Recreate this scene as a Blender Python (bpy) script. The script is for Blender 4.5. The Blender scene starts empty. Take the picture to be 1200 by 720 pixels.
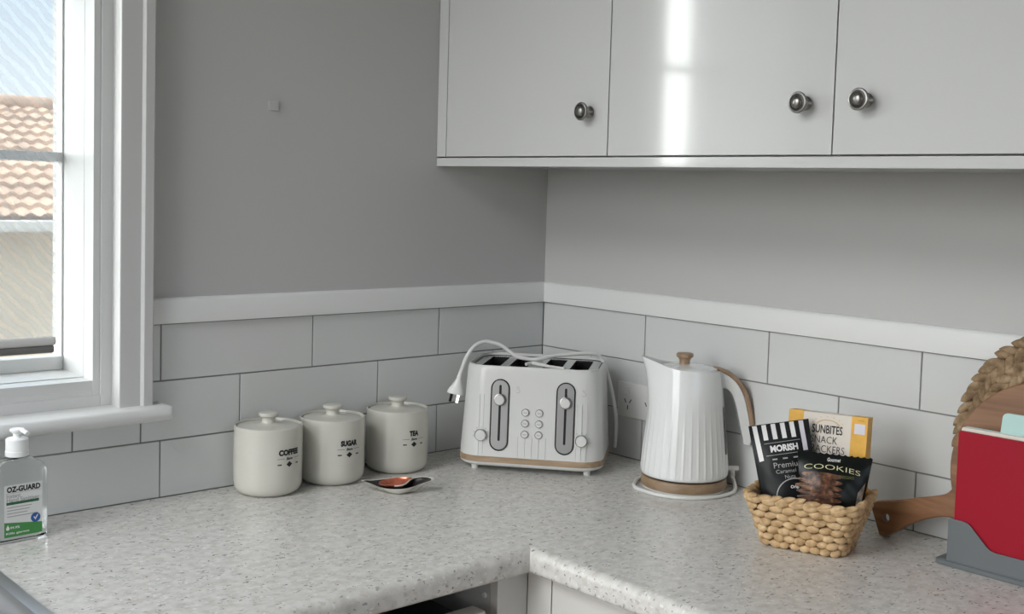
import bpy, bmesh, math, random
from mathutils import Vector, Matrix, Euler
random.seed(7)
PI = math.pi
sc = bpy.context.scene
COL = sc.collection
R = math.radians

# ------------------------------------------------------------------ materials
def nodes_of(name):
    m = bpy.data.materials.new(name); m.use_nodes = True
    nt = m.node_tree
    return m, nt, nt.nodes, nt.links, nt.nodes['Principled BSDF']

def mat(name, col, rough=.5, metal=0., spec=.5, coat=0., coat_rough=.05, bump=0., bump_scale=60., var=0., var_scale=8., trans=0., ior=1.45):
    m, nt, N, L, b = nodes_of(name)
    b.inputs['Base Color'].default_value = (*col, 1)
    b.inputs['Roughness'].default_value = rough
    b.inputs['Metallic'].default_value = metal
    b.inputs['Specular IOR Level'].default_value = spec
    b.inputs['Coat Weight'].default_value = coat
    b.inputs['Coat Roughness'].default_value = coat_rough
    b.inputs['Transmission Weight'].default_value = trans
    b.inputs['IOR'].default_value = ior
    tc = N.new('ShaderNodeTexCoord')
    if var:
        n = N.new('ShaderNodeTexNoise'); n.inputs['Scale'].default_value = var_scale; n.inputs['Detail'].default_value = 5
        L.new(tc.outputs['Object'], n.inputs['Vector'])
        rp = N.new('ShaderNodeValToRGB')
        rp.color_ramp.elements[0].position = .3; rp.color_ramp.elements[1].position = .7
        rp.color_ramp.elements[0].color = (*[c*(1-var) for c in col], 1)
        rp.color_ramp.elements[1].color = (*[min(1, c*(1+var)) for c in col], 1)
        L.new(n.outputs['Fac'], rp.inputs['Fac']); L.new(rp.outputs['Color'], b.inputs['Base Color'])
    if bump:
        n = N.new('ShaderNodeTexNoise'); n.inputs['Scale'].default_value = bump_scale; n.inputs['Detail'].default_value = 4
        L.new(tc.outputs['Object'], n.inputs['Vector'])
        bp = N.new('ShaderNodeBump'); bp.inputs['Strength'].default_value = bump; bp.inputs['Distance'].default_value = .002
        L.new(n.outputs['Fac'], bp.inputs['Height']); L.new(bp.outputs['Normal'], b.inputs['Normal'])
    return m

def ramp(N, stops, interp='LINEAR'):
    r = N.new('ShaderNodeValToRGB'); cr = r.color_ramp; cr.interpolation = interp
    while len(cr.elements) < len(stops): cr.elements.new(.5)
    for e, (p, c) in zip(cr.elements, stops):
        e.position = p; e.color = (*c, 1)
    return r

def wood(name, dark, mid, light, axis=(1, 0, 0), scale=18., stretch=.10, rough=.45, coat=.15):
    """grain running along axis: noise squeezed along that axis"""
    m, nt, N, L, b = nodes_of(name)
    tc = N.new('ShaderNodeTexCoord'); mp = N.new('ShaderNodeMapping')
    mp.inputs['Scale'].default_value = [stretch if a else 1. for a in axis]
    n = N.new('ShaderNodeTexNoise'); n.inputs['Scale'].default_value = scale; n.inputs['Detail'].default_value = 8
    n.inputs['Roughness'].default_value = .62; n.inputs['Distortion'].default_value = .6
    L.new(tc.outputs['Object'], mp.inputs['Vector']); L.new(mp.outputs['Vector'], n.inputs['Vector'])
    r = ramp(N, [(.30, dark), (.5, mid), (.72, light)])
    L.new(n.outputs['Fac'], r.inputs['Fac']); L.new(r.outputs['Color'], b.inputs['Base Color'])
    b.inputs['Roughness'].default_value = rough; b.inputs['Coat Weight'].default_value = coat; b.inputs['Coat Roughness'].default_value = .25
    bp = N.new('ShaderNodeBump'); bp.inputs['Strength'].default_value = .15; bp.inputs['Distance'].default_value = .001
    L.new(n.outputs['Fac'], bp.inputs['Height']); L.new(bp.outputs['Normal'], b.inputs['Normal'])
    return m

def stone(name):
    m, nt, N, L, b = nodes_of(name)
    tc = N.new('ShaderNodeTexCoord')
    # soft mottling
    n0 = N.new('ShaderNodeTexNoise'); n0.inputs['Scale'].default_value = 60; n0.inputs['Detail'].default_value = 6
    L.new(tc.outputs['Object'], n0.inputs['Vector'])
    base = ramp(N, [(.30, (.56, .545, .51)), (.5, (.66, .643, .61)), (.70, (.74, .723, .69))])
    L.new(n0.outputs['Fac'], base.inputs['Fac'])
    # warped coordinates so the flecks get ragged outlines
    def flecks(scale, thr, rnd_lo, stretch, rot, seedoff):
        mp = N.new('ShaderNodeMapping'); mp.inputs['Scale'].default_value = stretch; mp.inputs['Rotation'].default_value = (0, 0, rot)
        mp.inputs['Location'].default_value = (seedoff, seedoff*1.7, 0)
        wn = N.new('ShaderNodeTexNoise'); wn.inputs['Scale'].default_value = 160; wn.inputs['Detail'].default_value = 2
        L.new(tc.outputs['Object'], wn.inputs['Vector'])
        sub = N.new('ShaderNodeVectorMath'); sub.operation = 'MULTIPLY_ADD'
        sub.inputs[1].default_value = (.010, .010, .010)
        L.new(wn.outputs['Color'], sub.inputs[0]); L.new(tc.outputs['Object'], sub.inputs[2])
        L.new(sub.outputs['Vector'], mp.inputs['Vector'])
        v = N.new('ShaderNodeTexVoronoi'); v.inputs['Scale'].default_value = scale; v.inputs['Randomness'].default_value = 1
        L.new(mp.outputs['Vector'], v.inputs['Vector'])
        lt = N.new('ShaderNodeMath'); lt.operation = 'LESS_THAN'; lt.inputs[1].default_value = thr
        L.new(v.outputs['Distance'], lt.inputs[0])
        sp = N.new('ShaderNodeSeparateColor'); L.new(v.outputs['Color'], sp.inputs['Color'])
        gt = N.new('ShaderNodeMath'); gt.operation = 'GREATER_THAN'; gt.inputs[1].default_value = rnd_lo
        L.new(sp.outputs['Red'], gt.inputs[0])
        mu = N.new('ShaderNodeMath'); mu.operation = 'MULTIPLY'
        L.new(lt.outputs[0], mu.inputs[0]); L.new(gt.outputs[0], mu.inputs[1])
        return mu.outputs[0]
    prev = base.outputs['Color']
    for args, col, fac in [((48, .40, .50, (1, 1.9, 1.9), .5, 0.3), (.74, .725, .70), .5),
                           ((62, .34, .70, (1, 2.2, 2.2), -.4, 3.1), (.50, .485, .46), .6),
                           ((80, .28, .82, (1, 2.4, 2.4), .9, 7.7), (.27, .26, .25), .75),
                           ((42, .24, .84, (1, 2.6, 2.6), -1.0, 5.2), (.34, .325, .31), .80),
                           ((58, .32, .76, (1, 1.8, 1.8), .1, 9.4), (.60, .53, .46), .6),
                           ((34, .15, .62, (1, 3.4, 3.4), .25, 2.2), (.17, .16, .15), .9),
                           ((40, .15, .70, (3.2, 1, 3.2), .2, 6.1), (.20, .185, .17), .85),
                           ((90, .28, .70, (1, 1.5, 1.5), 1.4, 11.), (.86, .85, .83), .6)]:
        mk = flecks(*args)
        f = N.new('ShaderNodeMath'); f.operation = 'MULTIPLY'; f.inputs[1].default_value = fac; L.new(mk, f.inputs[0])
        mx = N.new('ShaderNodeMix'); mx.data_type = 'RGBA'
        L.new(f.outputs[0], mx.inputs['Factor']); L.new(prev, mx.inputs['A']); mx.inputs['B'].default_value = (*col, 1)
        prev = mx.outputs['Result']
    L.new(prev, b.inputs['Base Color'])
    b.inputs['Roughness'].default_value = .27; b.inputs['Specular IOR Level'].default_value = .5
    bp = N.new('ShaderNodeBump'); bp.inputs['Strength'].default_value = .06; bp.inputs['Distance'].default_value = .001
    L.new(n0.outputs['Fac'], bp.inputs['Height']); L.new(bp.outputs['Normal'], b.inputs['Normal'])
    return m

def glass_pane(name):
    m = bpy.data.materials.new(name); m.use_nodes = True
    nt = m.node_tree; N = nt.nodes; L = nt.links
    N.remove(N['Principled BSDF'])
    t = N.new('ShaderNodeBsdfTransparent'); t.inputs['Color'].default_value = (.97, .985, .98, 1)
    g = N.new('ShaderNodeBsdfGlossy'); g.inputs['Roughness'].default_value = .02
    lw = N.new('ShaderNodeLayerWeight'); pw = N.new('ShaderNodeMath'); pw.operation = 'POWER'; pw.inputs[1].default_value = 5
    L.new(lw.outputs['Facing'], pw.inputs[0])
    f = N.new('ShaderNodeMath'); f.operation = 'MULTIPLY_ADD'; f.inputs[1].default_value = .8; f.inputs[2].default_value = .035
    L.new(pw.outputs[0], f.inputs[0])
    mx = N.new('ShaderNodeMixShader')
    L.new(f.outputs[0], mx.inputs[0]); L.new(t.outputs[0], mx.inputs[1]); L.new(g.outputs[0], mx.inputs[2])
    L.new(mx.outputs[0], N['Material Output'].inputs['Surface'])
    return m

def screen_fabric(name, openness, col):
    """open-weave blind cloth: see-through mesh plus light-scattering threads"""
    m = bpy.data.materials.new(name); m.use_nodes = True
    nt = m.node_tree; N = nt.nodes; L = nt.links
    N.remove(N['Principled BSDF'])
    tc = N.new('ShaderNodeTexCoord')
    w = N.new('ShaderNodeTexWave'); w.wave_type = 'BANDS'; w.bands_direction = 'DIAGONAL'; w.inputs['Scale'].default_value = 26; w.inputs['Distortion'].default_value = 3.5
    w.inputs['Detail'].default_value = 2
    L.new(tc.outputs['Object'], w.inputs['Vector'])
    mr = N.new('ShaderNodeMapRange'); mr.inputs['To Min'].default_value = openness-.07; mr.inputs['To Max'].default_value = openness+.05
    L.new(w.outputs['Fac'], mr.inputs['Value'])
    lw = N.new('ShaderNodeLayerWeight'); lw.inputs['Blend'].default_value = .5      # seen aslant, the threads close up the holes
    am = N.new('ShaderNodeMapRange'); am.inputs['From Min'].default_value = .06; am.inputs['From Max'].default_value = .38
    am.inputs['To Min'].default_value = 1.; am.inputs['To Max'].default_value = .16
    L.new(lw.outputs['Facing'], am.inputs['Value'])
    om = N.new('ShaderNodeMath'); om.operation = 'MULTIPLY'; L.new(mr.outputs['Result'], om.inputs[0]); L.new(am.outputs['Result'], om.inputs[1])
    t = N.new('ShaderNodeBsdfTransparent')
    d = N.new('ShaderNodeBsdfDiffuse'); d.inputs['Color'].default_value = (*col, 1)
    tl = N.new('ShaderNodeBsdfTranslucent'); tl.inputs['Color'].default_value = (*col, 1)
    m1 = N.new('ShaderNodeMixShader'); m1.inputs[0].default_value = .5
    L.new(d.outputs[0], m1.inputs[1]); L.new(tl.outputs[0], m1.inputs[2])
    m2 = N.new('ShaderNodeMixShader')
    L.new(om.outputs[0], m2.inputs[0]); L.new(m1.outputs[0], m2.inputs[1]); L.new(t.outputs[0], m2.inputs[2])
    L.new(m2.outputs[0], N['Material Output'].inputs['Surface'])
    return m

def weave_mat(name, dark, mid, light):
    m, nt, N, L, b = nodes_of(name)
    tc = N.new('ShaderNodeTexCoord')
    n = N.new('ShaderNodeTexNoise'); n.inputs['Scale'].default_value = 75; n.inputs['Detail'].default_value = 6
    L.new(tc.outputs['Object'], n.inputs['Vector'])
    r = ramp(N, [(.28, dark), (.5, mid), (.72, light)])
    L.new(n.outputs['Fac'], r.inputs['Fac'])
    L.new(r.outputs['Color'], b.inputs['Base Color'])
    n2 = N.new('ShaderNodeTexNoise'); n2.inputs['Scale'].default_value = 300; n2.inputs['Detail'].default_value = 3
    mp = N.new('ShaderNodeMapping'); mp.inputs['Scale'].default_value = (.3, .3, 1.6)
    L.new(tc.outputs['Object'], mp.inputs['Vector']); L.new(mp.outputs['Vector'], n2.inputs['Vector'])
    bp = N.new('ShaderNodeBump'); bp.inputs['Strength'].default_value = .5; bp.inputs['Distance'].default_value = .001
    L.new(n2.outputs['Fac'], bp.inputs['Height']); L.new(bp.outputs['Normal'], b.inputs['Normal'])
    b.inputs['Roughness'].default_value = .62; b.inputs['Specular IOR Level'].default_value = .3
    return m

def printed_cookie(name):
    m, nt, N, L, b = nodes_of(name)
    tc = N.new('ShaderNodeTexCoord')
    n = N.new('ShaderNodeTexNoise'); n.inputs['Scale'].default_value = 130; n.inputs['Detail'].default_value = 5
    L.new(tc.outputs['Object'], n.inputs['Vector'])
    r = ramp(N, [(.33, (.020, .009, .006)), (.47, (.085, .034, .017)), (.60, (.16, .068, .032)), (.72, (.30, .15, .08))])
    L.new(n.outputs['Fac'], r.inputs['Fac']); L.new(r.outputs['Color'], b.inputs['Base Color'])
    b.inputs['Roughness'].default_value = .4
    return m

M = {}
M['paint'] = mat('grey_wall_paint', (.53, .528, .518), .75, spec=.25, bump=.05, bump_scale=220)
M['trim'] = mat('white_gloss_trim', (.78, .785, .775), .32, spec=.5)
M['winpaint'] = mat('white_window_paint', (.70, .70, .69), .38, spec=.5, bump=.04, bump_scale=90)
M['archshade'] = mat('shaded_window_paint', (.56, .56, .55), .4, spec=.45)  # white window paint greyed to put shade into the architrave's colour
M['tile'] = mat('white_ceramic_tile', (.65, .66, .652), .16, spec=.5, bump=.02, bump_scale=25)
M['grout'] = mat('grey_grout', (.24, .235, .225), .9)
M['backpaint'] = mat('rear_wall_paint', (.34, .33, .32), .8)
M['ceil'] = mat('ceiling_paint', (.50, .50, .49), .85)
M['floor'] = wood('timber_floor', (.09, .055, .032), (.14, .088, .052), (.19, .125, .078), (0, 1, 0), 6, .1, .5)
M['stone'] = stone('speckled_laminate')
M['door'] = mat('white_gloss_cabinet', (.64, .645, .635), .13, spec=.5, coat=.4, coat_rough=.07)
M['carcass'] = mat('white_melamine', (.58, .575, .56), .5)
M['basedoor'] = mat('base_cabinet_white', (.67, .65, .62), .35)
M['dark'] = mat('dark_void', (.012, .012, .012), .6)
M['black'] = mat('black_plastic', (.012, .012, .013), .35)
M['pewter'] = mat('antique_pewter', (.30, .29, .275), .30, 1.)
M['pewter_dark'] = mat('blackened_pewter', (.05, .048, .045), .4, .8)
M['steel'] = mat('brushed_steel', (.50, .50, .50), .30, 1.)
M['ceramic'] = mat('cream_ceramic', (.60, .585, .525), .24, spec=.5, coat=.3, var=.02, var_scale=30)
M['ink'] = mat('black_print', (.012, .012, .012), .5)
M['white_plastic'] = mat('white_plastic', (.82, .82, .80), .30, spec=.5, coat=.2)
M['toaster_white'] = mat('toaster_white', (.69, .69, .67), .30, spec=.5, coat=.25, coat_rough=.1)
M['chrome'] = mat('satin_chrome', (.66, .66, .65), .22, 1.)
M['alu'] = mat('satin_aluminium', (.40, .40, .395), .42, .8)
M['slot'] = mat('dark_slot', (.006, .006, .006), .5)
M['band'] = wood('light_oak_band', (.27, .18, .11), (.37, .26, .165), (.48, .35, .235), (1, 0, 0), 90, .12, .5, .05)
M['band_lathe'] = wood('light_oak_ring', (.22, .145, .085), (.31, .21, .13), (.41, .29, .185), (1, 1, 0), 60, .3, .5, .05)
M['handle_wood'] = wood('walnut_handle', (.22, .14, .085), (.33, .215, .135), (.43, .30, .20), (0, 0, 1), 70, .12, .45, .1)
M['cord'] = mat('white_cord', (.74, .74, .72), .4)
M['brass'] = mat('pin_metal', (.75, .74, .72), .25, 1.)
M['kettle'] = mat('kettle_white', (.81, .82, .815), .2, spec=.5, coat=.4, coat_rough=.06)
M['smoke'] = mat('grey_window_plastic', (.16, .165, .17), .25)
M['kettle_lid'] = mat('kettle_lid_gloss', (.80, .82, .82), .08, spec=.7, coat=.6, coat_rough=.03)
M['gpo'] = mat('outlet_white', (.76, .755, .74), .35)
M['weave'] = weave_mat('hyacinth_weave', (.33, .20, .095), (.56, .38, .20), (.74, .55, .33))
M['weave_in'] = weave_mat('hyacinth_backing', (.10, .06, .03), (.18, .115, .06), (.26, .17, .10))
M['mat_weave'] = weave_mat('placemat_weave', (.13, .08, .04), (.27, .18, .10), (.44, .32, .20))
M['board'] = wood('acacia_board', (.12, .050, .018), (.23, .105, .045), (.37, .200, .105), (1, 0, 0), 26, .08, .40, .2)
M['red'] = mat('red_plastic', (.33, .003, .018), .45, spec=.3, bump=.03, bump_scale=500)
M['cream'] = mat('cream_plastic', (.78, .72, .64), .45)
M['mint'] = mat('mint_plastic', (.50, .71, .68), .4)
M['grey_plastic'] = mat('grey_plastic', (.145, .160, .167), .38, spec=.4)
M['clear'] = mat('clear_bottle_plastic', (.93, .96, .95), .05, trans=1., ior=1.40)
M['label'] = mat('white_label', (.74, .75, .735), .45)
M['label_green'] = mat('label_green', (.06, .27, .07), .45)
M['label_darkgreen'] = mat('label_dark_green', (.03, .13, .06), .45)
M['label_blue'] = mat('label_blue', (.03, .11, .36), .45)
M['pump'] = mat('pump_white', (.86, .87, .86), .3, spec=.5)
M['foil'] = mat('black_foil', (.007, .008, .009), .42, spec=.35)
M['foil_green'] = mat('dark_foil_film', (.006, .008, .007), .30, spec=.32)
M['print_white'] = mat('white_print', (.78, .77, .76), .4)
M['print_lilac'] = mat('pale_lilac_print', (.66, .64, .70), .4)
M['print_grey'] = mat('grey_print', (.38, .38, .37), .45)
M['print_gold'] = mat('pale_gold_print', (.70, .68, .40), .4)
M['print_olive'] = mat('olive_print', (.13, .14, .05), .45)
M['card'] = mat('cream_card', (.72, .655, .575), .5)
M['yellow'] = mat('yellow_card', (.78, .42, .05), .45, var=.12, var_scale=40)
M['orange'] = mat('orange_print', (.62, .30, .03), .45)
M['tan'] = mat('tan_print', (.62, .44, .25), .5)
M['cookie'] = printed_cookie('printed_cookies')
M['bag_window'] = mat('clear_film_over_crumbs', (.20, .185, .15), .15, var=.5, var_scale=120)
M['copper'] = mat('copper_glaze', (.56, .17, .10), .16, .55, var=.35, var_scale=60)
M['glaze_dark'] = mat('dark_glaze', (.035, .03, .028), .2)
M['glass'] = glass_pane('window_glass')
M['blind'] = screen_fabric('screen_blind_cloth', .56, (.40, .42, .44))
M['rail'] = mat('blind_rail_grey', (.60, .585, .57), .4)
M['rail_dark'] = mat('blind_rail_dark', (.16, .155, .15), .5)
M['rooftile'] = mat('terracotta_roof', (.52, .36, .25), .75, var=.25, var_scale=2.2)
M['render'] = mat('cream_render_wall', (.66, .55, .42), .85, var=.06, var_scale=1.5)
M['gutter'] = mat('cream_gutter', (.62, .60, .55), .5)
M['lawn'] = mat('pale_ground', (.30, .29, .24), .9, var=.2, var_scale=1)

# ------------------------------------------------------------------ mesh helpers
class MB:
    def __init__(s): s.bm = bmesh.new(); s.wn = False
    def box(s, lo, hi, bev=0., seg=2, mx=None):
        b = bmesh.new()
        bmesh.ops.create_cube(b, size=1)
        c = [(lo[i]+hi[i])/2 for i in range(3)]; d = [abs(hi[i]-lo[i]) for i in range(3)]
        bmesh.ops.scale(b, vec=d, verts=b.verts); bmesh.ops.translate(b, vec=c, verts=b.verts)
        if bev: s.wn = True
        if bev: bmesh.ops.bevel(b, geom=list(b.edges), offset=bev, segments=seg, profile=.5, affect='EDGES', clamp_overlap=True)
        return s.merge(b, mx)
    def merge(s, b, mx=None):
        if mx is not None: bmesh.ops.transform(b, matrix=mx, verts=b.verts)
        mp = {}
        for v in b.verts: mp[v] = s.bm.verts.new(v.co)
        for f in b.faces:
            try: s.bm.faces.new([mp[v] for v in f.verts])
            except ValueError: pass
        b.free(); return s
    def mesh(s, me, mx=None):
        b = bmesh.new(); b.from_mesh(me); return s.merge(b, mx)
    def loft(s, rings, cap0=True, cap1=True, closed=True):
        n = len(rings[0]); vs = [[s.bm.verts.new(p) for p in r] for r in rings]
        for a, b in zip(vs, vs[1:]):
            for i in range(n if closed else n-1):
                j = (i+1) % n
                s.bm.faces.new((a[i], a[j], b[j], b[i]))
        if cap0: s.bm.faces.new(vs[0][::-1])
        if cap1: s.bm.faces.new(vs[-1])
        return s
    def lathe(s, prof, seg=48, mx=None, rfun=None):
        b = MB(); rings = []
        for (r, z) in prof:
            rings.append([((r if rfun is None else rfun(r, z, 2*PI*k/seg))*math.cos(2*PI*k/seg), (r if rfun is None else rfun(r, z, 2*PI*k/seg))*math.sin(2*PI*k/seg), z) for k in range(seg)])
        b.loft(rings, prof[0][0] > 1e-5, prof[-1][0] > 1e-5)
        bmesh.ops.remove_doubles(b.bm, verts=b.bm.verts, dist=1e-6)
        return s.merge(b.bm, mx)
    def tube(s, pts, r, seg=10, sub=8, flat=1., caps=True):
        P = spline(pts, sub) if sub > 1 else [Vector(p) for p in pts]
        n = len(P); rings = []
        t0 = (P[1]-P[0]).normalized()
        up = Vector((0, 0, 1)) if abs(t0.z) < .9 else Vector((1, 0, 0))
        nrm = (up - t0*up.dot(t0)).normalized()
        for i in range(n):
            t = (P[min(i+1, n-1)]-P[max(i-1, 0)]).normalized()
            nrm = (nrm - t*nrm.dot(t)).normalized(); bi = t.cross(nrm)
            rr = r(i/(n-1)) if callable(r) else r
            rings.append([P[i]+nrm*(rr*flat*math.cos(2*PI*k/seg))+bi*(rr*math.sin(2*PI*k/seg)) for k in range(seg)])
        return s.loft(rings, caps, caps)
    def ellipsoid(s, c, rad, mx=None, u=10, v=6):
        b = bmesh.new(); bmesh.ops.create_uvsphere(b, u_segments=u, v_segments=v, radius=1)
        m = Matrix.Translation(c) @ (mx if mx is not None else Matrix.Identity(4)) @ Matrix.Diagonal((*rad, 1))
        return s.merge(b, m)
    def leaf(s, c, rad, mx=None, u=8, n=10):
        """plump strand tapering to a point at both ends along local x"""
        b = MB(); rings = []
        for k in range(n+1):
            t = -1+2*k/n; q = max(.04, (1-abs(t)**2.3))**.85
            rings.append([(t*rad[0], rad[1]*q*math.cos(2*PI*j/u), rad[2]*q*math.sin(2*PI*j/u)) for j in range(u)])
        b.loft(rings); m = Matrix.Translation(c) @ (mx if mx is not None else Matrix.Identity(4))
        return s.merge(b.bm, m)
    def grid(s, f, nu, nv):
        vs = [[s.bm.verts.new(f(i/nu, j/nv)) for i in range(nu+1)] for j in range(nv+1)]
        for j in range(nv):
            for i in range(nu): s.bm.faces.new((vs[j][i], vs[j][i+1], vs[j+1][i+1], vs[j+1][i]))
        return s
    def poly(s, pts):
        s.bm.faces.new([s.bm.verts.new(p) for p in pts]); return s
    def mapped(s, fn):
        for v in s.bm.verts: v.co = Vector(fn(v.co))
        return s
    def build(s, name, material, parent=None, angle=35, recalc=True):
        if recalc: bmesh.ops.recalc_face_normals(s.bm, faces=s.bm.faces)
        me = bpy.data.meshes.new(name); s.bm.to_mesh(me); s.bm.free()
        me.materials.append(material)
        if angle:
            me.shade_smooth(); me.set_sharp_from_angle(angle=R(angle))
        o = bpy.data.objects.new(name, me); COL.objects.link(o)
        if s.wn and angle:
            md = o.modifiers.new('even_normals', 'WEIGHTED_NORMAL'); md.keep_sharp = True; md.weight = 50
        if parent: o.parent = parent
        return o

def spline(pts, sub=8):
    P = [Vector(p) for p in pts]; out = []
    for i in range(len(P)-1):
        p0 = P[max(i-1, 0)]; p1 = P[i]; p2 = P[i+1]; p3 = P[min(i+2, len(P)-1)]
        for k in range(sub):
            t = k/sub
            out.append(.5*((2*p1)+(p2-p0)*t+(2*p0-5*p1+4*p2-p3)*t*t+(3*p1-p0-3*p2+p3)*t**3))
    out.append(P[-1]); return out

def rrect(w, d, r, n=6, cx=0., cy=0.):
    out = []; r = min(r, w/2-1e-5, d/2-1e-5)
    for (sx, sy, a0) in ((1, 1, 0), (-1, 1, PI/2), (-1, -1, PI), (1, -1, 1.5*PI)):
        for k in range(n+1):
            a = a0+PI/2*k/n
            out.append((cx+sx*(w/2-r)+r*math.cos(a), cy+sy*(d/2-r)+r*math.sin(a)))
    return out

def flat_shape(loops, depth, bev=0., mx=None, mb=None):
    """a flat outline (with holes) given real thickness; lies in local xy, thickness along z, centred"""
    cu = bpy.data.curves.new('outline', 'CURVE'); cu.dimensions = '2D'; cu.fill_mode = 'BOTH'
    for lp in loops:
        sp = cu.splines.new('POLY'); sp.points.add(len(lp)-1); sp.use_cyclic_u = True
        for p, q in zip(sp.points, lp): p.co = (q[0], q[1], 0, 1)
    cu.extrude = max(depth/2-bev, 1e-5); cu.bevel_depth = bev; cu.bevel_resolution = 2; cu.offset = -bev if bev else 0
    o = bpy.data.objects.new('outline', cu)
    me = bpy.data.meshes.new_from_object(o)
    mb = mb or MB(); mb.mesh(me, mx); mb.wn = True
    bmesh.ops.remove_doubles(mb.bm, verts=mb.bm.verts, dist=1e-6)
    bpy.data.objects.remove(o); bpy.data.meshes.remove(me); bpy.data.curves.remove(cu)
    return mb

def text(s, size, bold=0., width=None, sx=1., fn=None, mb=None, shear=0., spacing=1.):
    """lettering as flat mesh, centred on the origin in local xy; fn maps (x, y) into 3D"""
    cu = bpy.data.curves.new('letters', 'FONT'); cu.body = s; cu.size = size; cu.align_x = 'CENTER'; cu.align_y = 'CENTER'
    cu.offset = bold; cu.shear = shear; cu.space_character = spacing; cu.resolution_u = 3
    o = bpy.data.objects.new('letters', cu)
    me = bpy.data.meshes.new_from_object(o)
    xs = [v.co.x for v in me.vertices]; ys = [v.co.y for v in me.vertices]
    cx = (min(xs)+max(xs))/2; cy = (min(ys)+max(ys))/2
    k = width/(max(xs)-min(xs)) if width else sx
    b = bmesh.new(); b.from_mesh(me)
    bmesh.ops.triangulate(b, faces=b.faces)
    for v in b.verts:
        x, y = (v.co.x-cx)*k, v.co.y-cy
        v.co = Vector(fn(x, y)) if fn else Vector((x, y, 0))
    mb = mb or MB(); mb.merge(b)
    bpy.data.objects.remove(o); bpy.data.meshes.remove(me); bpy.data.curves.remove(cu)
    return mb

def tag(o, label=None, cat=None, group=None, kind=None):
    if label: o['label'] = label
    if cat: o['category'] = cat
    if group: o['group'] = group
    if kind: o['kind'] = kind
    return o

def thing(name, label, cat, loc=(0, 0, 0), rz=0., group=None, matrix=None):
    o = bpy.data.objects.new(name, None); o.empty_display_size = .05; COL.objects.link(o)
    if matrix is not None: o.matrix_world = matrix
    else:
        o.location = loc; o.rotation_euler = (0, 0, rz)
    return tag(o, label, cat, group)

def struct(o): o['kind'] = 'structure'; return o
def lab(o, l): o['label'] = l; return o
def frame(origin, X, Z=None, Y=None):
    """local axes -> world matrix: X right, Y away from the viewer side, Z up"""
    X = Vector(X).normalized()
    if Z is not None:
        Y = Vector(Z).cross(X).normalized(); Zv = X.cross(Y)
    else:
        Y = Vector(Y); Y = (Y-X*Y.dot(X)).normalized(); Zv = X.cross(Y)
    m = Matrix((X, Y, Zv)).transposed().to_4x4(); m.translation = origin
    return m

# ================================================================== THE ROOM  (z = 0 is the worktop, the floor 0.9 below)
FL, CE = -.90, 1.55
XL, YB = -3.3, -4.0           # the side and rear of the room, out of the picture
TW, TH = .3003, .1030         # tile pitch
Z1, Z2, Z3 = .0992, .2022, .2998
WX0, WX1, WZ0, WZ1 = -1.81, -.9740, .165, 1.40      # hole in the window wall

f = MB(); f.box((XL-.2, YB-.2, FL-.1), (.2, .2, FL)); struct(f.build('floor', M['floor'], angle=0))
f = MB(); KX0, KX1, KY0, KY1 = -3.1, -1.8, -1.25, -.08      # opening added in the unseen ceiling to bring in fill light
f.box((XL-.2, YB-.2, CE), (KX0, .2, CE+.1)); f.box((KX1, YB-.2, CE), (.2, .2, CE+.1)); f.box((KX0, YB-.2, CE), (KX1, KY0, CE+.1)); f.box((KX0, KY1, CE), (KX1, .2, CE+.1)); struct(f.build('ceiling', M['ceil'], angle=0))
# window wall (left in the photo)
f = MB()
f.box((WX1, .003, FL), (.2, .2, CE)); f.box((XL-.2, .003, FL), (WX0, .2, CE))
f.box((WX0, .003, FL), (WX1, .2, WZ0)); f.box((WX0, .003, WZ1), (WX1, .2, CE))
wall_l = struct(f.build('wall_left', M['paint'], angle=0))
# wall with the cupboards (right in the photo)
f = MB(); f.box((.003, YB-.2, FL), (.2, .003, CE)); wall_r = struct(f.build('wall_right', M['paint'], angle=0))
BX0, BX1, BZ0, BZ1 = -2.3, -.5, -.05, 1.35      # opening added behind the viewer for fill daylight
f = MB(); f.box((XL-.2, YB-.2, FL), (BX0, YB, CE)); f.box((BX1, YB-.2, FL), (.003, YB, CE)); f.box((BX0, YB-.2, FL), (BX1, YB, BZ0)); f.box((BX0, YB-.2, BZ1), (BX1, YB, CE)); struct(f.build('wall_back', M['backpaint'], angle=0))
# far side of the room: a wide opening added out of view for fill daylight
f = MB()
f.box((XL-.2, YB, FL), (XL, -1.4, CE)); f.box((XL-.2, -.15, FL), (XL, .003, CE)); f.box((XL-.2, -1.4, 1.45), (XL, -.15, CE))
struct(f.build('wall_side', M['ceil'], angle=0))
w2 = struct(bpy.data.objects.new('fill_window', None)); COL.objects.link(w2); w2.location = (XL-.1, -.775, FL)
f = MB()
for y in (-1.37, -.775, -.18): f.box((XL-.14, y-.03, FL), (XL-.08, y+.03, 1.45), .004)
f.box((XL-.14, -1.4, FL), (XL-.08, -.15, FL+.06), .004); f.box((XL-.14, -1.4, 1.40), (XL-.08, -.15, 1.45), .004)
o = f.build('window_frame', M['winpaint'], w2); o.matrix_parent_inverse = Matrix.Translation(w2.location).inverted()  # frame of the added fill opening, out of view

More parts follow.
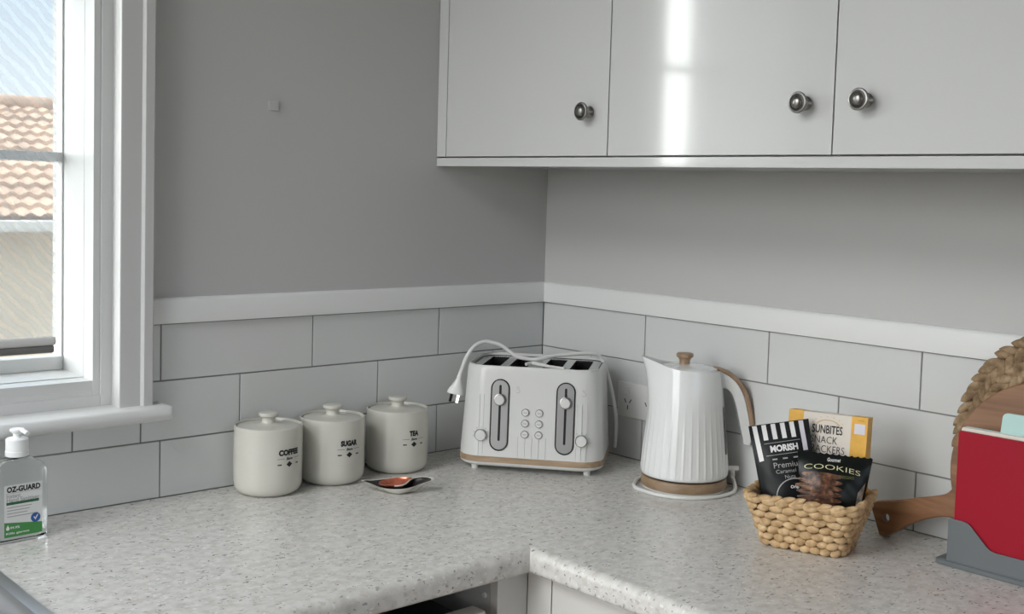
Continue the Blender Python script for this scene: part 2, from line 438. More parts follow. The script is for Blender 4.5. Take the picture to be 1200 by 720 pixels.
# ---- splashback tiles: every tile modelled with its own eased edge, over a bed of grout
def tile_row(mb, side, joints, z0, z1):
    g = .0012
    for a, b in zip(joints, joints[1:]):
        if abs(b-a) < .006: continue
        lo, hi = min(a, b)+g, max(a, b)-g
        if side == 'A': mb.box((lo, 0, z0+g), (hi, .008, z1-g), .0010, 2)
        else: mb.box((0, lo, z0+g), (.008, hi, z1-g), .0010, 2)
def joints(off, end, half):
    js = [0.]; k = off - (TW/2 if half else 0)
    if k < .02: k += TW
    while k < -end: js.append(-k); k += TW
    js.append(end); return js
for side, off, end, wall in (('A', .2946, -3.25, wall_l), ('B', .3000, -3.2, wall_r)):
    f = MB()
    for z0, z1, half in ((0.0, Z1, False), (Z1, Z2, True), (Z2, Z3, False)):
        js = joints(off, end, half)
        if side == 'B' or z0 == 0: tile_row(f, side, js, z0, z1)
        elif z0 == Z1:      # cut round the sill: full height beside the window, short pieces below it
            tile_row(f, side, [j for j in js if j > -.93]+[-.93], z0, z1)
            tile_row(f, side, [-.93]+[j for j in js if j < -.93], z0, .150)
        else: tile_row(f, side, [j for j in js if j > -.93]+[-.93], z0, z1)
    o = f.build('wall_tiles', M['tile'], wall); o['kind'] = 'structure'
    f = MB()
    if side == 'A':
        f.box((end, .0022, -.002), (WX0, .0030, Z3)); f.box((WX1, .0022, -.002), (0.003, .0030, Z3)); f.box((WX0, .0022, -.002), (WX1, .0030, WZ0))
    else: f.box((.0022, end, -.002), (.0030, 0.003, Z3))
    o = f.build('grout', M['grout'], wall, angle=0); o['kind'] = 'structure'
# capping rail above the tiles
TT = .3445
def rail(name, a, b, side):
    prof = [(.003, Z3+.001), (-.008, Z3+.001), (-.0085, Z3+.004), (-.0085, TT-.006), (-.0065, TT-.002), (-.003, TT), (.003, TT)]
    f = MB()
    if side == 'A': f.loft([[(x, d, z) for d, z in prof] for x in (a, b)])
    else: f.loft([[(d, y, z) for d, z in prof] for y in (a, b)])
    return struct(f.build(name, M['trim']))
rail('trim_1', -.9205, .003, 'A'); rail('trim_2', -3.2, .003, 'B')

# ---- the window
win = struct(bpy.data.objects.new('window_1', None)); COL.objects.link(win); win.location = (0, 0, 0)
RX = -1.0045                                     # daylight reveal
RXL = -1.775
f = MB()
# architrave: flat field, raised back band, rounded inner edge (right leg and left leg)
prof = [(-.9767, .003), (-.9767, -.0165), (-.9755, -.0195), (-.973, -.0205), (-.9405, -.0205), (-.9392, -.0255), (-.9370, -.0275), (-.9225, -.0275), (-.9205, -.0255), (-.9205, .003)]
f.loft([[(x, y, z) for x, y in prof] for z in (.166, 1.42)])
f.loft([[(-2.78-x, y, z) for x, y in prof] for z in (.166, 1.42)])
f.box((-1.86, -.0275, 1.36), (-.92, .003, 1.43), .004)
f.build('architrave', M['archshade'], win)
f = MB()
# fixed frame: stop face, then the deep reveal running out to the glass
def frame_ring(f, x0, x1, z0, z1, w, y0, y1, bev=.0015):
    f.box((x1-w, y0, z0), (x1, y1, z1), bev); f.box((x0, y0, z0), (x0+w, y1, z1), bev)
    f.box((x0+w, y0, z0), (x1-w, y1, z0+w), bev); f.box((x0+w, y0, z1-w), (x1-w, y1, z1), bev)
frame_ring(f, -1.8063, -.9735, .1665, 1.388, .0190, .017, .060)
frame_ring(f, -1.7868, -.9925, .183, 1.372, .012, .0205, .060)
f.box((-1.80, .012, .150), (-.978, .060, .1670), .001)
f.box((-1.80, .0215, .165), (-.978, .060, .2100), .001)
f.build('window_frame', M['winpaint'], win)
f = MB()
f.box((RX, .0602, .20), (RX+.022, .200, 1.36), .0004); f.box((RXL-.022, .0602, .20), (RXL, .200, 1.36), .0004)
f.box((RXL, .0602, .19), (RX, .200, .2115), .0004); f.box((RXL, .0602, 1.355), (RX, .200, 1.375), .0004)
f.build('reveal_lining', M['winpaint'], win)
f = MB()
frame_ring(f, RXL, RX, .2115, 1.355, .003, .150, .178, .0008)
f.box((RXL, .148, .2115), (RX, .180, .2350), .002)
f.build('sash', M['winpaint'], win)
for z in (.5785, .877, 1.17):
    f = MB(); f.box((RXL, .150, z-.0085), (RX, .176, z+.0085), .002); f.build('glazing_bar', M['winpaint'], win)
f = MB(); f.box((RXL+.002, .1625, .225), (RX-.002, .1655, 1.353)); f.build('window_pane', M['glass'], win, angle=0)
# sill with a rounded nose and rounded end
f = MB(); ring = []
nose = [(.014, .1435)]+[(-.046-.0122*math.sin(PI*k/10), .1557-.0122*math.cos(PI*k/10)) for k in range(11)]+[(.014, .1679)]
for x, sh in ((-1.90, 0), (-.907, 0), (-.900, .0015), (-.8955, .005), (-.8935, .010)):
    ring.append([(x, y+(sh if y < -.03 else 0), .1557+(z-.1557)*(1-sh*25)) for y, z in nose])
f.loft(ring); f.build('window_sill', M['winpaint'], win)

# roller blind hung in the mouth of the window
t = thing('roller_blind', 'pale see-through roller blind hanging in the window, its bottom rail low over the sill', 'blind', (-1.41, -.012, .27))
f = MB(); f.grid(lambda u, v: (-.33+.664*u, .0006*math.sin(u*9), .018+1.10*v), 30, 2); f.build('blind_cloth', M['blind'], t)
f = MB()
f.box((-.333, -.006, .008), (.333, .006, .022), .005, 3); f.build('bottom_rail', M['rail'], t)
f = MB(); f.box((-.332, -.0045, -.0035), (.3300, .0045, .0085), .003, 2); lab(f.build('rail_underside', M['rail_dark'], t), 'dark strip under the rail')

# square of old filler under the paint
f = MB(); f.box((-.6945, -.0008, .675), (-.6755, .003, .692), .0006); tag(f.build('wall_patch', M['paint']), 'small painted-over square patch on the grey wall between window and cupboards', 'wall patch')

# ================================================================== UPPER CUPBOARDS
CX = -.3096; CB, CT = .6076, 1.335
def knob_parts(parent, y, z):
    k = bpy.data.objects.new('knob', None); COL.objects.link(k); k.parent = parent
    mx = Matrix.Translation((CX, y, z)) @ Matrix.Rotation(-PI/2, 4, 'Y')
    f = MB(); f.lathe([(0, 0), (.0100, 0), (.0105, .0015), (.0085, .004), (.0065, .007), (.0062, .013), (.0085, .0175), (.0140, .0195), (.0158, .0210), (.0158, .0228), (.0148, .0240), (.0128, .0243), (.0124, .0234)], 40, mx)
    body = f.build('knob', M['pewter'], parent)
    bpy.data.objects.remove(k)
    f = MB(); f.lathe([(.0126, .0233), (.0115, .0236), (.0095, .0240), (.0085, .0243)], 40, mx)
    lab(f.build('knob_groove', M['pewter_dark'], body), 'blackened ring in the knob face')
    f = MB(); f.lathe([(.0092, .0238), (.0090, .0252), (.0080, .0268), (.0055, .0284), (.0025, .0292), (0, .0294)], 40, mx)
    f.build('knob_dome', M['pewter'], body)
    f = MB(); f.lathe([(.0066, .0060), (.0060, .0100), (.0066, .0150)], 40, mx); lab(f.build('knob_neck', M['pewter_dark'], body), 'dark neck of the knob')
    return body
def cab_door(parent, y0, y1, kn=None):
    f = MB(); f.box((CX, y1+.0012, CB), (CX+.018, y0-.0012, CT), .0009, 2)
    d = f.build('door', M['door'], parent)
    if kn is not None: knob_parts(d, kn[0], kn[1])
    return d
c1 = thing('wall_cabinet', 'single-door white wall cupboard in the corner against the window wall', 'cupboard', (0, 0, 0), group='white wall cupboards')
f = MB(); f.box((CX+.0195, -.4695, CB-.012), (.001, -.0005, CT+.004), .0005); f.build('carcass', M['carcass'], c1)
f = MB(); f.box((CX, -.0262, CB), (CX+.0195, .0022, CT), .0006); f.build('filler_panel', M['door'], c1)
cab_door(c1, -.0270, -.4706, (-.4262, .6835))
c2 = thing('wall_cabinet', 'two-door white wall cupboard with paired dark knobs, right of the single-door one', 'cupboard', (0, 0, 0), group='white wall cupboards')
f = MB(); f.box((CX+.0195, -1.3540, CB-.012), (.001, -.4710, CT+.004), .0005); f.build('carcass', M['carcass'], c2)
cab_door(c2, -.4706, -.9117, (-.8655, .6822)); cab_door(c2, -.9117, -1.3535, (-.9640, .6828))
f = MB(); f.box((CX, -1.3550, .5885), (CX+.0200, .0022, CB-.0026), .0008)
f.box((CX+.021, -1.3550, .5915), (.001, .0022, CB-.0125))
tag(f.build('cabinet_pelmet', M['door']), 'long white pelmet strip running under the wall cupboards', 'pelmet')
# bulkhead above
f = MB(); f.box((CX+.01, -1.3550, CT+.006), (.003, .003, CE)); struct(f.build('trim_3', M['paint'], angle=0))

# ================================================================== WORKTOP
FY, FX = -.592, -.577           # front faces of the two wings
TH_ = .038
f = MB()
def nose_prof(front, back, sgn):
    """rounded front edge then underside; returns (d, z) pairs, d = distance coordinate"""
    r = .0155
    pts = [(back, 0), (front+sgn*0+r, 0)]
    for k in range(1, 9):
        a = PI/2*k/8; pts.append((front+r-r*math.sin(a), -r+r*math.cos(a)))
    for k in range(0, 7):
        a = PI/2*k/6; pts.append((front+.008-.008*math.cos(a), -TH_+.008-.008*math.sin(a)))
    pts += [(back, -TH_)]
    return pts
SX0, SX1, SY0, SY1 = -1.99, -1.244, -.545, -.075    # sink cut-out
pa = nose_prof(FY, -.548, 1); pb = nose_prof(FX, -.533, 1)
# left wing front strip, mitred into the right wing front strip
f.loft([[(-3.25, d, z) for d, z in pa], [(FX+(d-FY), d, z) for d, z in pa]])
f.loft([[(d, FY+(d-FX), z) for d, z in pb], [(d, -3.2, z) for d, z in pb]])
f.box((SX1, -.548, -TH_), (-.533, -.0005, 0)); f.box((-3.25, -.548, -TH_), (SX0, -.0005, 0))
f.box((SX0, SY1, -TH_), (SX1, -.0005, 0))
f.box((-.533, -3.2, -TH_), (-.0005, -.0005, 0))
bmesh.ops.remove_doubles(f.bm, verts=f.bm.verts, dist=1e-5)
wt = f.build('worktop', M['stone'], angle=30)
tag(wt, 'speckled grey L-shaped worktop with rounded front edge', 'worktop')

# ---- sink
t = thing('kitchen_sink', 'stainless steel sink set into the worktop at the bottom left corner', 'sink', (-1.617, -.31, 0))
f = MB(); rings = []
cx, cy = 0, 0
W, D = (SX1-SX0)+.026, (SY1-SY0)+.026
for w, z, r in ((0, .0008, .045), (.002, .0040, .044), (.016, .0048, .040), (.020, .0040, .038), (.026, -.004, .036), (.030, -.020, .034), (.036, -.03, .034)):
    rings.append([(x, y, z) for x, y in rrect(W-2*w, D-2*w, r, 8)])
f.loft(rings, False, False); f.build('sink_rim', M['steel'], t)
f = MB(); rings = []
for w, z, r in ((.0355, -.024, .034), (.040, -.10, .05), (.046, -.140, .06), (.075, -.155, .05)):
    rings.append([(x, y, z) for x, y in rrect(W-2*w, D-2*w, r, 8)])
f.loft(rings, False, True); f.build('sink_bowl', M['steel'], t)
f = MB(); f.lathe([(0, -.1535), (.030, -.1535), (.038, -.1525), (.042, -.1545)], 32); f.build('drain', M['chrome'], t)

# ================================================================== BASE CUPBOARDS
t = thing('base_cabinet', 'white corner base cupboard with plain post where the two worktop edges meet', 'cupboard', (-.58, -.56, FL), group='base cupboards')
mi = Matrix.Translation((.58, .56, -FL))
f = MB(); f.box((-.612, -.5600, FL+.1), (-.5500, -.5430, -.0395), .0008, mx=mi); f.box((-.5500, -.6128, FL+.1), (-.5325, -.5605, -.0395), .0008, mx=mi); f.build('corner_post', M['basedoor'], t)
f = MB(); f.box((-.612, -.5425, FL+.1), (-.594, -.012, -.0395), .0005, mx=mi); f.build('side_panel', M['carcass'], t)
f = MB(); f.lathe([(0, .0028), (.0035, .0024), (.0048, .0012), (.0050, 0)], 20, mi @ Matrix.Translation((-.612, -.5300, -.0800)) @ Matrix.Rotation(-PI/2, 4, 'Y')); f.build('screw_cap', M['white_plastic'], t)
f = MB(); f.box((-.594, -.5425, FL+.1), (-.012, -.012, FL+.118), mx=mi); f.box((-.5315, -.6128, FL+.1), (-.513, -.5425, -.0395), mx=mi); f.build('carcass', M['carcass'], t)
t = thing('base_cabinet', 'white base cupboard door under the right-hand worktop edge', 'cupboard', (-.55, -.86, FL), group='base cupboards')
mi = Matrix.Translation((.55, .86, -FL))
f = MB(); f.box((-.5300, -1.25, FL+.1), (-.012, -.6135, -.0395), .0005, mx=mi); f.build('carcass', M['carcass'], t)
for y0, y1 in ((-.6150, -.9300), (-.9330, -1.25)):
    f = MB(); f.box((-.5500, y1, FL+.12), (-.5315, y0, -.0445), .0012, mx=mi); f.build('door', M['basedoor'], t)
t = thing('undercounter_appliance', 'black-topped appliance with pale front in the gap under the left worktop', 'appliance', (-.92, -.30, FL))
f = MB(); f.box((-.288, -.235, .02), (.268, .25, .800), .006); f.build('body', M['black'], t)
f = MB(); f.box((-.288, -.268, .10), (.280, -.2365, .8130), .004); f.build('front_panel', M['basedoor'], t)
f = MB(); f.box((-.288, -.262, 0), (.268, -.238, .095), .003); f.build('plinth', M['black'], t)

# ================================================================== WALL SOCKET
t = thing('power_outlet', 'white double power outlet low on the tiled wall, partly behind the kettle', 'power outlet', (0, -.2945, .1215), -PI/2)
# local: x along the wall towards the viewer's right, y into the wall, z up
f = MB(); f.box((-.0575, -.0075, -.036), (.0575, 0, .036), .0025, 3); f.build('face_plate', M['gpo'], t)
for sx in (-1, 1):
    f = MB(); f.box((sx*.028-.0055, -.0105, .0135), (sx*.028+.0055, -.0070, .0275), .001); f.box((sx*.028-.0055, -.0118, .0128), (sx*.028+.0055, -.0095, .0160), .0008)
    f.build('rocker_switch', M['gpo'], t)
    f = MB()
    for dx, dz, a in ((-.0070, .001, 30), (.0070, .001, -30), (0, -.0125, 0)):
        mx = Matrix.Translation((sx*.028+dx, -.0076, dz-.003)) @ Matrix.Rotation(R(-a), 4, 'Y')
        f.box((-.0009, -.0004, -.0045), (.0009, .0008, .0045), mx=mx)
    lab(f.build('pin_slots', M['slot'], t), 'dark pin slots')

# ================================================================== CANISTERS
def canister(loc, ang, word, wwidth, label):
    t = thing('canister', label, 'canister', loc, group='ceramic storage canisters')
    f = MB()
    f.lathe([(0, .0015), (.040, .0015), (.0445, 0), (.0470, .0006), (.0525, .0035), (.0570, .0085), (.0592, .0150), (.0598, .024), (.0600, .060), (.0598, .100), (.0592, .113), (.0594, .1165), (.0592, .1190), (.0580, .1200), (.0566, .1192), (.0560, .1165), (.0555, .108), (.0540, .100), (0, .100)], 72)
    body = f.build('body', M['ceramic'], t)
    f = MB()
    f.lathe([(0, .108), (.0540, .108), (.0545, .1150), (.0535, .1166), (.050, .1174), (.030, .1196), (.016, .1214), (.0128, .1230), (.0118, .1262), (.0118, .1305), (.0130, .1328), (.0160, .1338), (.0174, .1354), (.0176, .1388), (.0166, .1404), (.010, .1410), (0, .1412)], 64)
    f.build('lid', M['ceramic'], t)
    rr = .06035
    def wrap(x, y, z0): a = ang+x/rr; return (rr*math.cos(a), rr*math.sin(a), z0+y)
    f = text(word, .0128, .0009, width=wwidth, fn=lambda x, y: wrap(x, y, .0795))
    def bar(x0, x1, z0, z1, n=6):
        f.grid(lambda u, v: wrap(x0+(x1-x0)*u, 0, z0+(z1-z0)*v), n, 1)
    bar(-.0235, -.0095, .0684, .0690); bar(.0095, .0235, .0684, .0690)
    text('Store', .0062, .0003, width=.0135, shear=.4, fn=lambda x, y: wrap(x, y, .0687), mb=f)
    bar(-.0225, -.0150, .0575, .0597, 3); bar(.0150, .0215, .0575, .0597, 3)
    dz = .0585; s = .0052; w = .0062
    for pts in ([(-w, 0), (0, -s), (w, 0), (0, s)],): f.poly([wrap(x, y, dz) for x, y in pts])
    lab(f.build('lettering', M['ink'], body, angle=0, recalc=False), 'black lettering with a small diamond')
    return t
canister((-.7232, -.0640, 0), R(277), 'COFFEE', .0415, 'cream lidded canister reading COFFEE, nearest the window')
canister((-.5898, -.0640, 0), R(268), 'SUGAR', .0345, 'cream lidded canister reading SUGAR, middle of the three')
canister((-.4412, -.0630, 0), R(266), 'TEA', .0200, 'cream lidded canister reading TEA, behind the little spoon rest')

# ---- spoon rest (little boat-shaped dish)
XR = Vector((.743, -.669, 0)); YR = Vector((.669, .743, 0))
t = thing('spoon_rest', 'small white boat-shaped spoon rest with coppery inside, in front of the TEA canister', 'spoon rest', matrix=frame((-.5445, -.2020, 0), XR, Z=(0, 0, 1)))
rim = [(-.062, -.002, .0185), (-.050, -.0075, .0170), (-.036, -.014, .0135), (-.020, -.024, .0120), (0, -.029, .0120), (.020, -.027, .0130), (.036, -.018, .0150), (.048, -.010, .0180), (.060, -.006, .0215), (.068, .001, .0235), (.065, .010, .0250), (.054, .014, .0255), (.040, .016, .0235), (.026, .024, .0200), (.008, .029, .0180), (-.014, .027, .0175), (-.032, .017, .0175), (-.048, .007, .0180), (-.059, .003, .0190)]
rim = [tuple(p) for p in spline(rim+[rim[0]], 3)[:-1]]
n = len(rim)
f = MB()
base = [(x*.36+.003, y*.60, 0) for x, y, z in rim]
mid = [(x*.54+.003, y*.82, .0035) for x, y, z in rim]
out = [(x*.74+.002, y*.95, z*.62) for x, y, z in rim]
inn = [(x*.955, y*.93, z-.0008) for x, y, z in rim]
in2 = [(x*.925, y*.90, z*.955) for x, y, z in rim]
f.loft([base, mid, out, rim, inn, in2], True, False); f.build('dish', M['ceramic'], t, angle=60)
f = MB()
f.loft([[(x*.93, y*.91, z*.958) for x, y, z in rim], [(x*.80+.001, y*.80, z*.84) for x, y, z in rim], [(x*.55, y*.6, .0075) for x, y, z in rim], [(x*.2, y*.2, .0055) for x, y, z in rim]], False, True)
lab(f.build('inner_glaze', M['glaze_dark'], t, angle=60), 'dark glazed inside')
f = MB()
cr = [(-.022, -.016), (.0, -.0205), (.017, -.017), (.0225, -.004), (.030, .010), (.022, .020), (.004, .0235), (-.014, .021), (-.027, .010), (-.030, -.004)]
cr = [(p[0], p[1]) for p in [tuple(q)[:2] for q in spline([(*c, 0) for c in cr+[cr[0]]], 4)[:-1]]]
f.loft([[(x, y, .0165+.0030*(x/.03)+(.003 if y > 0 else 0)) for x, y in cr], [(x*.8, y*.8, .0118) for x, y in cr], [(x*.4, y*.4, .0088) for x, y in cr]], False, True)
lab(f.build('bowl_lining', M['copper'], t, angle=60), 'shiny copper-red bowl lining')
f = MB(); f.tube([(.0, -.0200, .0152), (.012, -.0195, .0165), (.020, -.011, .0185), (.0255, .002, .0215), (.033, .0105, .0235), (.045, .0125, .0250)], .0013, 8, 6); f.build('divider_rim', M['ceramic'], t)

# ================================================================== TOASTER
TM = frame((-.267, -.2509, 0), (.626, -.78, 0), Z=(0, 0, 1))
t = thing('toaster', 'white four-slice toaster with wood band and its plug draped over the top', 'toaster', matrix=TM)
TWd, TDp, TC = .284, .214, -.001
def tring(z, inset, r=.046, dy=0.): return [(x, y, z) for x, y in rrect(TWd-2*inset, TDp-2*inset, r, 10, TC, TDp/2)]
def tin(z): return .0005+.010*((z-.030)/.172)      # walls lean in as they rise
f = MB(); f.loft([tring(.0105, .0095, .04), tring(.0125, .0045), tring(.0155, .0015), tring(.0192, .0008)]); f.build('base_tray', M['toaster_white'], t)
f = MB(); f.loft([tring(.0192, .0004), tring(.0198, -.0004), tring(.0302, -.0004), tring(.0308, .0006)]); lab(f.build('wood_band', M['band'], t), 'light wood band round the foot')
f = MB()
f.loft([tring(.0306, .0004)]+[tring(z, tin(z)) for z in (.06, .10, .14, .175, .194)]+[tring(.2005, .0112), tring(.2040, .0122), tring(.2056, .0138), tring(.2056, .0150, .034), tring(.2036, .0154, .034), tring(.1930, .0158, .034)], True, False)
tb = f.build('body', M['toaster_white'], t, angle=40)
# fluted lines low on the front
TC = .004
f = MB()
for u in (-.0262, -.0128, .0006, .0140, .0274):
    f.loft([[(TC+u-.0006, tin(z)-.0002, z), (TC+u, tin(z)-.0012, z), (TC+u+.0006, tin(z)-.0002, z)] for z in (.0325, .050, .072)])
f.build('fluting', M['toaster_white'], tb); f = MB()
for u in (.0860, .0955, .1050):
    f.loft([[(TC+u-.0006, tin(z)+.0002, z), (TC+u, tin(z)-.0010, z), (TC+u+.0006, tin(z)+.0002, z)] for z in (.0325, .065, .140)])
f.build('fluting', M['toaster_white'], tb); f = MB()
for u in (-.1030, -.0950):
    f.loft([[(TC+u-.0006, tin(z)+.0002, z), (TC+u, tin(z)-.0008, z), (TC+u+.0006, tin(z)+.0002, z)] for z in (.0325, .065, .150)])
f.build('fluting', M['toaster_white'], tb)
TC = -.001
for sx in (-1, 1):
    for y in (.030, .180):
        f = MB(); f.lathe([(0, 0), (.0062, 0), (.0068, .002), (.0068, .0125)], 20, Matrix.Translation((sx*.110, y, 0))); f.build('foot', M['white_plastic'], t)
# top deck with four bread slots
slots = [-.0870, -.0340, .0330, .0860]
outer = [(x-TC, y-TDp/2) for x, y in rrect(TWd-.032, TDp-.032, .033, 8, TC, TDp/2)]
holes = [rrect(.036, .150, .004, 3, s, 0) for s in slots]
f = flat_shape([outer]+holes, .003, .0006, Matrix.Translation((TC, TDp/2, .1978))); f.build('slot_deck', M['chrome'], t)
for s in slots:
    f = MB(); rings = [[(x+TC, y+TDp/2, z) for x, y in rrect(.0365, .1505, .004, 3, s, 0)] for z in (.1970, .120)]
    f.loft(rings, False, True); lab(f.build('bread_slot', M['slot'], t), 'dark bread slot')
f = MB(); f.loft([tring(.1985, .0160, .033), tring(.2005, .0185, .031), tring(.2000, .0205, .030), tring(.1985, .0210, .030)], False, False); f.build('deck_rim', M['pewter_dark'], t)
# front controls; a panel leaning with the front wall
LEAN = math.atan2(.010, .172)
TC = .004
def front(u, z, out=0.): return (TC+u, tin(z)-out, z)
def cap(cx, z0, z1, w, n=10):
    pts = []
    for k in range(n+1): a = PI*k/n; pts.append((cx+w*math.cos(a), z1-w+w*math.sin(a)))
    for k in range(n+1): a = PI+PI*k/n; pts.append((cx+w*math.cos(a), z0+w+w*math.sin(a)))
    return pts
FR = Matrix.Translation((TC, tin(0), 0)) @ Matrix.Rotation(PI/2-LEAN, 4, 'X')   # local xy -> front wall, z out
for s, zt in ((-.0635, .1415), (.0635, .1420)):
    f = flat_shape([cap(s, .0425, .1815, .0184), cap(s, .0447, .1793, .0162)], .0030, .0006, FR @ Matrix.Translation((0, 0, .0006))); tr = f.build('lever_surround', M['black'], t)
    f = flat_shape([cap(s, .0449, .1791, .0160)], .0020, .0005, FR @ Matrix.Translation((0, 0, .0004))); tp = f.build('lever_plate', M['alu'], t)
    f = flat_shape([cap(s, .0620, .1700, .0022)], .0012, 0, FR @ Matrix.Translation((0, 0, .0013))); lab(f.build('lever_slot', M['slot'], tp), 'black slot down the plate')
    mx = FR @ Matrix.Translation((s, zt, .001))
    f = MB(); f.lathe([(.0112, 0), (.0116, .003), (.0114, .0055), (.0100, .0060)], 32, mx); lv = f.build('lever', M['pewter'], t)
    f = MB(); f.lathe([(.0096, .0052), (.0096, .0080), (.0088, .0092), (0, .0096)], 32, mx); lab(f.build('lever_button', M['toaster_white'], lv), 'white round lever button')
    mx = FR @ Matrix.Translation((s+.0340*(1 if s < 0 else 1), .1600, 0))
    # little toast mark beside the lever
    f = MB()
    for k in range(7):
        a = -PI*.75+1.35*PI*k/7; a2 = a+.5
        f.poly([mx @ Vector((.0042*math.cos(a), .0042*math.sin(a), .0004)), mx @ Vector((.0042*math.cos(a2), .0042*math.sin(a2), .0004)), mx @ Vector((.0034*math.cos(a2), .0034*math.sin(a2), .0004)), mx @ Vector((.0034*math.cos(a), .0034*math.sin(a), .0004))])
    for dx in (-.002, .001): f.poly([mx @ Vector((dx, .0050, .0004)), mx @ Vector((dx+.0008, .0050, .0004)), mx @ Vector((dx+.0008, .0085, .0004)), mx @ Vector((dx, .0085, .0004))])
    lab(f.build('toast_mark', M['print_grey'], tb, angle=0), 'small grey toast symbol')
for s in (-.0985, .0965):
    mx = FR @ Matrix.Translation((s, .0715, .0005))
    f = MB(); f.lathe([(.0118, 0), (.0122, .003), (.0112, .0045)], 32, mx); ds = f.build('dial_ring', M['chrome'], t)
    f = MB(); f.lathe([(.0104, .003), (.0102, .0070), (.0094, .0082), (0, .0086)], 32, mx); d = f.build('dial', M['toaster_white'], t)
    f = MB()
    for k in range(7):
        a = R(-10+200*k/6); m2 = mx @ Matrix.Translation((.0152*math.cos(a), .0152*math.sin(a), .0002)) @ Matrix.Rotation(a, 4, 'Z')
        f.box((-.0012, -.0005, 0), (.0012, .0005, .0002), mx=m2)
    lab(f.build('dial_marks', M['print_grey'], tb, angle=0), 'ring of small dial marks')
for u in (-.0132, .0136):
    for z in (.1195, .0985, .0775):
        mx = FR @ Matrix.Translation((u, z, .0003))
        f = MB(); f.lathe([(.0074, 0), (.0076, .0018), (.0066, .0026)], 28, mx); rg = f.build('button_ring', M['chrome'], t)
        f = MB(); f.lathe([(.0064, .0016), (.0062, .0038), (.0054, .0044), (0, .0045)], 28, mx); b = f.build('button', M['toaster_white'], t)
        f = MB(); f.box((-.0034, -.0006, .0045), (.0034, .0006, .0047), mx=mx); lab(f.build('button_mark', M['print_grey'], b, angle=0), 'grey mark on the button')
# cord: up from behind on the right, across the top and off the left shoulder, plug hanging
pts = [(.150, .205, .020), (.153, .190, .060), (.1500, .178, .1045), (.1345, .172, .1700), (.1180, .168, .2060), (.095, .150, .2160), (.0342, .125, .2120), (.0147, .11, .2085), (-.0022, .10, .2062), (-.0194, .10, .2055), (-.0454, .10, .2100), (-.0682, .10, .2250), (-.084, .098, .2330), (-.1067, .092, .2370), (-.1249, .078, .2299), (-.1399, .072, .2086), (-.1497, .068, .1842), (-.1524, .064, .1745)]
pts = [(x, y, z+(.0035 if z > .19 else 0)) for x, y, z in pts]
f = MB(); f.tube(pts, .0039, 10, 8); cd = f.build('power_cord', M['cord'], t)
f = MB(); f.tube([(-.0194, .062, .2040), (-.010, .075, .2050), (.006, .070, .2040), (.030, .052, .2030), (.060, .040, .2022)], .0033, 10, 8); f.build('cord_loop', M['cord'], t)
ax = Vector((-.012, -.004, -.048)).normalized(); p0 = Vector((-.1520, .0645, .1760))
mxp = frame(p0, Vector((1, .35, -.23)), Y=-ax)   # local y runs back up the cord
f = MB()
rings = []
for d, a, b in ((0, .0038, .0038), (.006, .0050, .0050), (.008, .0042, .0042), (.012, .0060, .0055), (.020, .0095, .0075), (.030, .0145, .0100), (.036, .0165, .0110), (.0395, .0160, .0105)):
    rings.append([mxp @ Vector((a*math.cos(2*PI*k/20), -d, b*math.sin(2*PI*k/20))) for k in range(20)])
f.loft(rings); pl = f.build('plug', M['white_plastic'], t)
for dx, dz, ang, m in ((-.007, .002, .5, 'slot'), (.007, .002, -.5, 'brass'), (0, -.006, 0, 'brass')):
    f = MB(); f.box((-.0030, -.0565, -.0008), (.0030, -.0390, .0008), .0003, mx=mxp @ Matrix.Translation((dx, 0, dz)) @ Matrix.Rotation(ang, 4, 'Y'))
    f.build('pin', M[m], pl)

# ================================================================== KETTLE
KM = frame((-.0905, -.4875, 0), (.743, -.669, 0), Z=(0, 0, 1))
t = thing('kettle', 'white fluted electric kettle with wooden lid knob and wood-backed handle', 'kettle', matrix=KM)
f = MB(); f.lathe([(0, 0), (.072, 0), (.0760, .001), (.0775, .0035), (.0775, .006)], 72); f.build('power_base', M['white_plastic'], t)
f = MB(); f.lathe([(.0776, .0055), (.0792, .0065), (.0796, .010), (.0790, .0215), (.0775, .0235), (.070, .0240), (0, .0240)], 96); lab(f.build('wooden_base_ring', M['band_lathe'], t), 'light wood ring at the base')
NS = 432
def krad(r, z, a):
    # spout: pull the wall out to local -x near the top; flutes: shallow pleats low on the wall
    d = math.atan2(math.sin(a-PI), math.cos(a-PI))
    s = max(0., (z-.120)/.105); sp = .0190*min(s, 1.2)**2.0*math.exp(-(d/.50)**2)
    fl = max(0., 1-max(0., (z-.085)/.085))*min(1, max(0., (z-.031)/.006))
    pl = abs(math.cos(a*18))**9
    return r*1.012+sp+.0011*fl*pl
def ktop(a):
    d = math.atan2(math.sin(a-PI), math.cos(a-PI))
    return .2262-.0035*math.cos(a)+.0150*math.exp(-(d/.60)**2)
prof = [(.0735, .0265), (.0780, .0275), (.0796, .0300), (.0798, .034), (.0792, .042), (.0780, .055), (.0762, .075), (.0743, .095), (.0722, .115), (.0702, .135), (.0683, .155), (.0664, .175), (.0645, .190)]
f = MB(); rings = []
for r, z in prof: rings.append([(krad(r, z, 2*PI*k/NS)*math.cos(2*PI*k/NS), krad(r, z, 2*PI*k/NS)*math.sin(2*PI*k/NS), z) for k in range(NS)])
for q in (.25, .5, .75, .93, 1., 1.0, .97, .80, .5):
    pass
def krow(q, dr, dz=0.):
    row = []
    for k in range(NS):
        a = 2*PI*k/NS; z = .190+(ktop(a)-.190)*q+dz; r = krad(.0645-.0048*min(1, max(0, (z-.190)/.034)), z, a)+dr
        row.append((r*math.cos(a), r*math.sin(a), z))
    return row
for q, dr in ((.25, 0), (.5, 0), (.75, 0), (.93, 0), (1., -.0006), (1.0, -.0022), (.93, -.003), (.5, -.0032), (.0, -.0035), (-1.0, -.004)): rings.append(krow(q, dr))
f.loft(rings, True, False); kb = f.build('body', M['kettle'], t, angle=50)
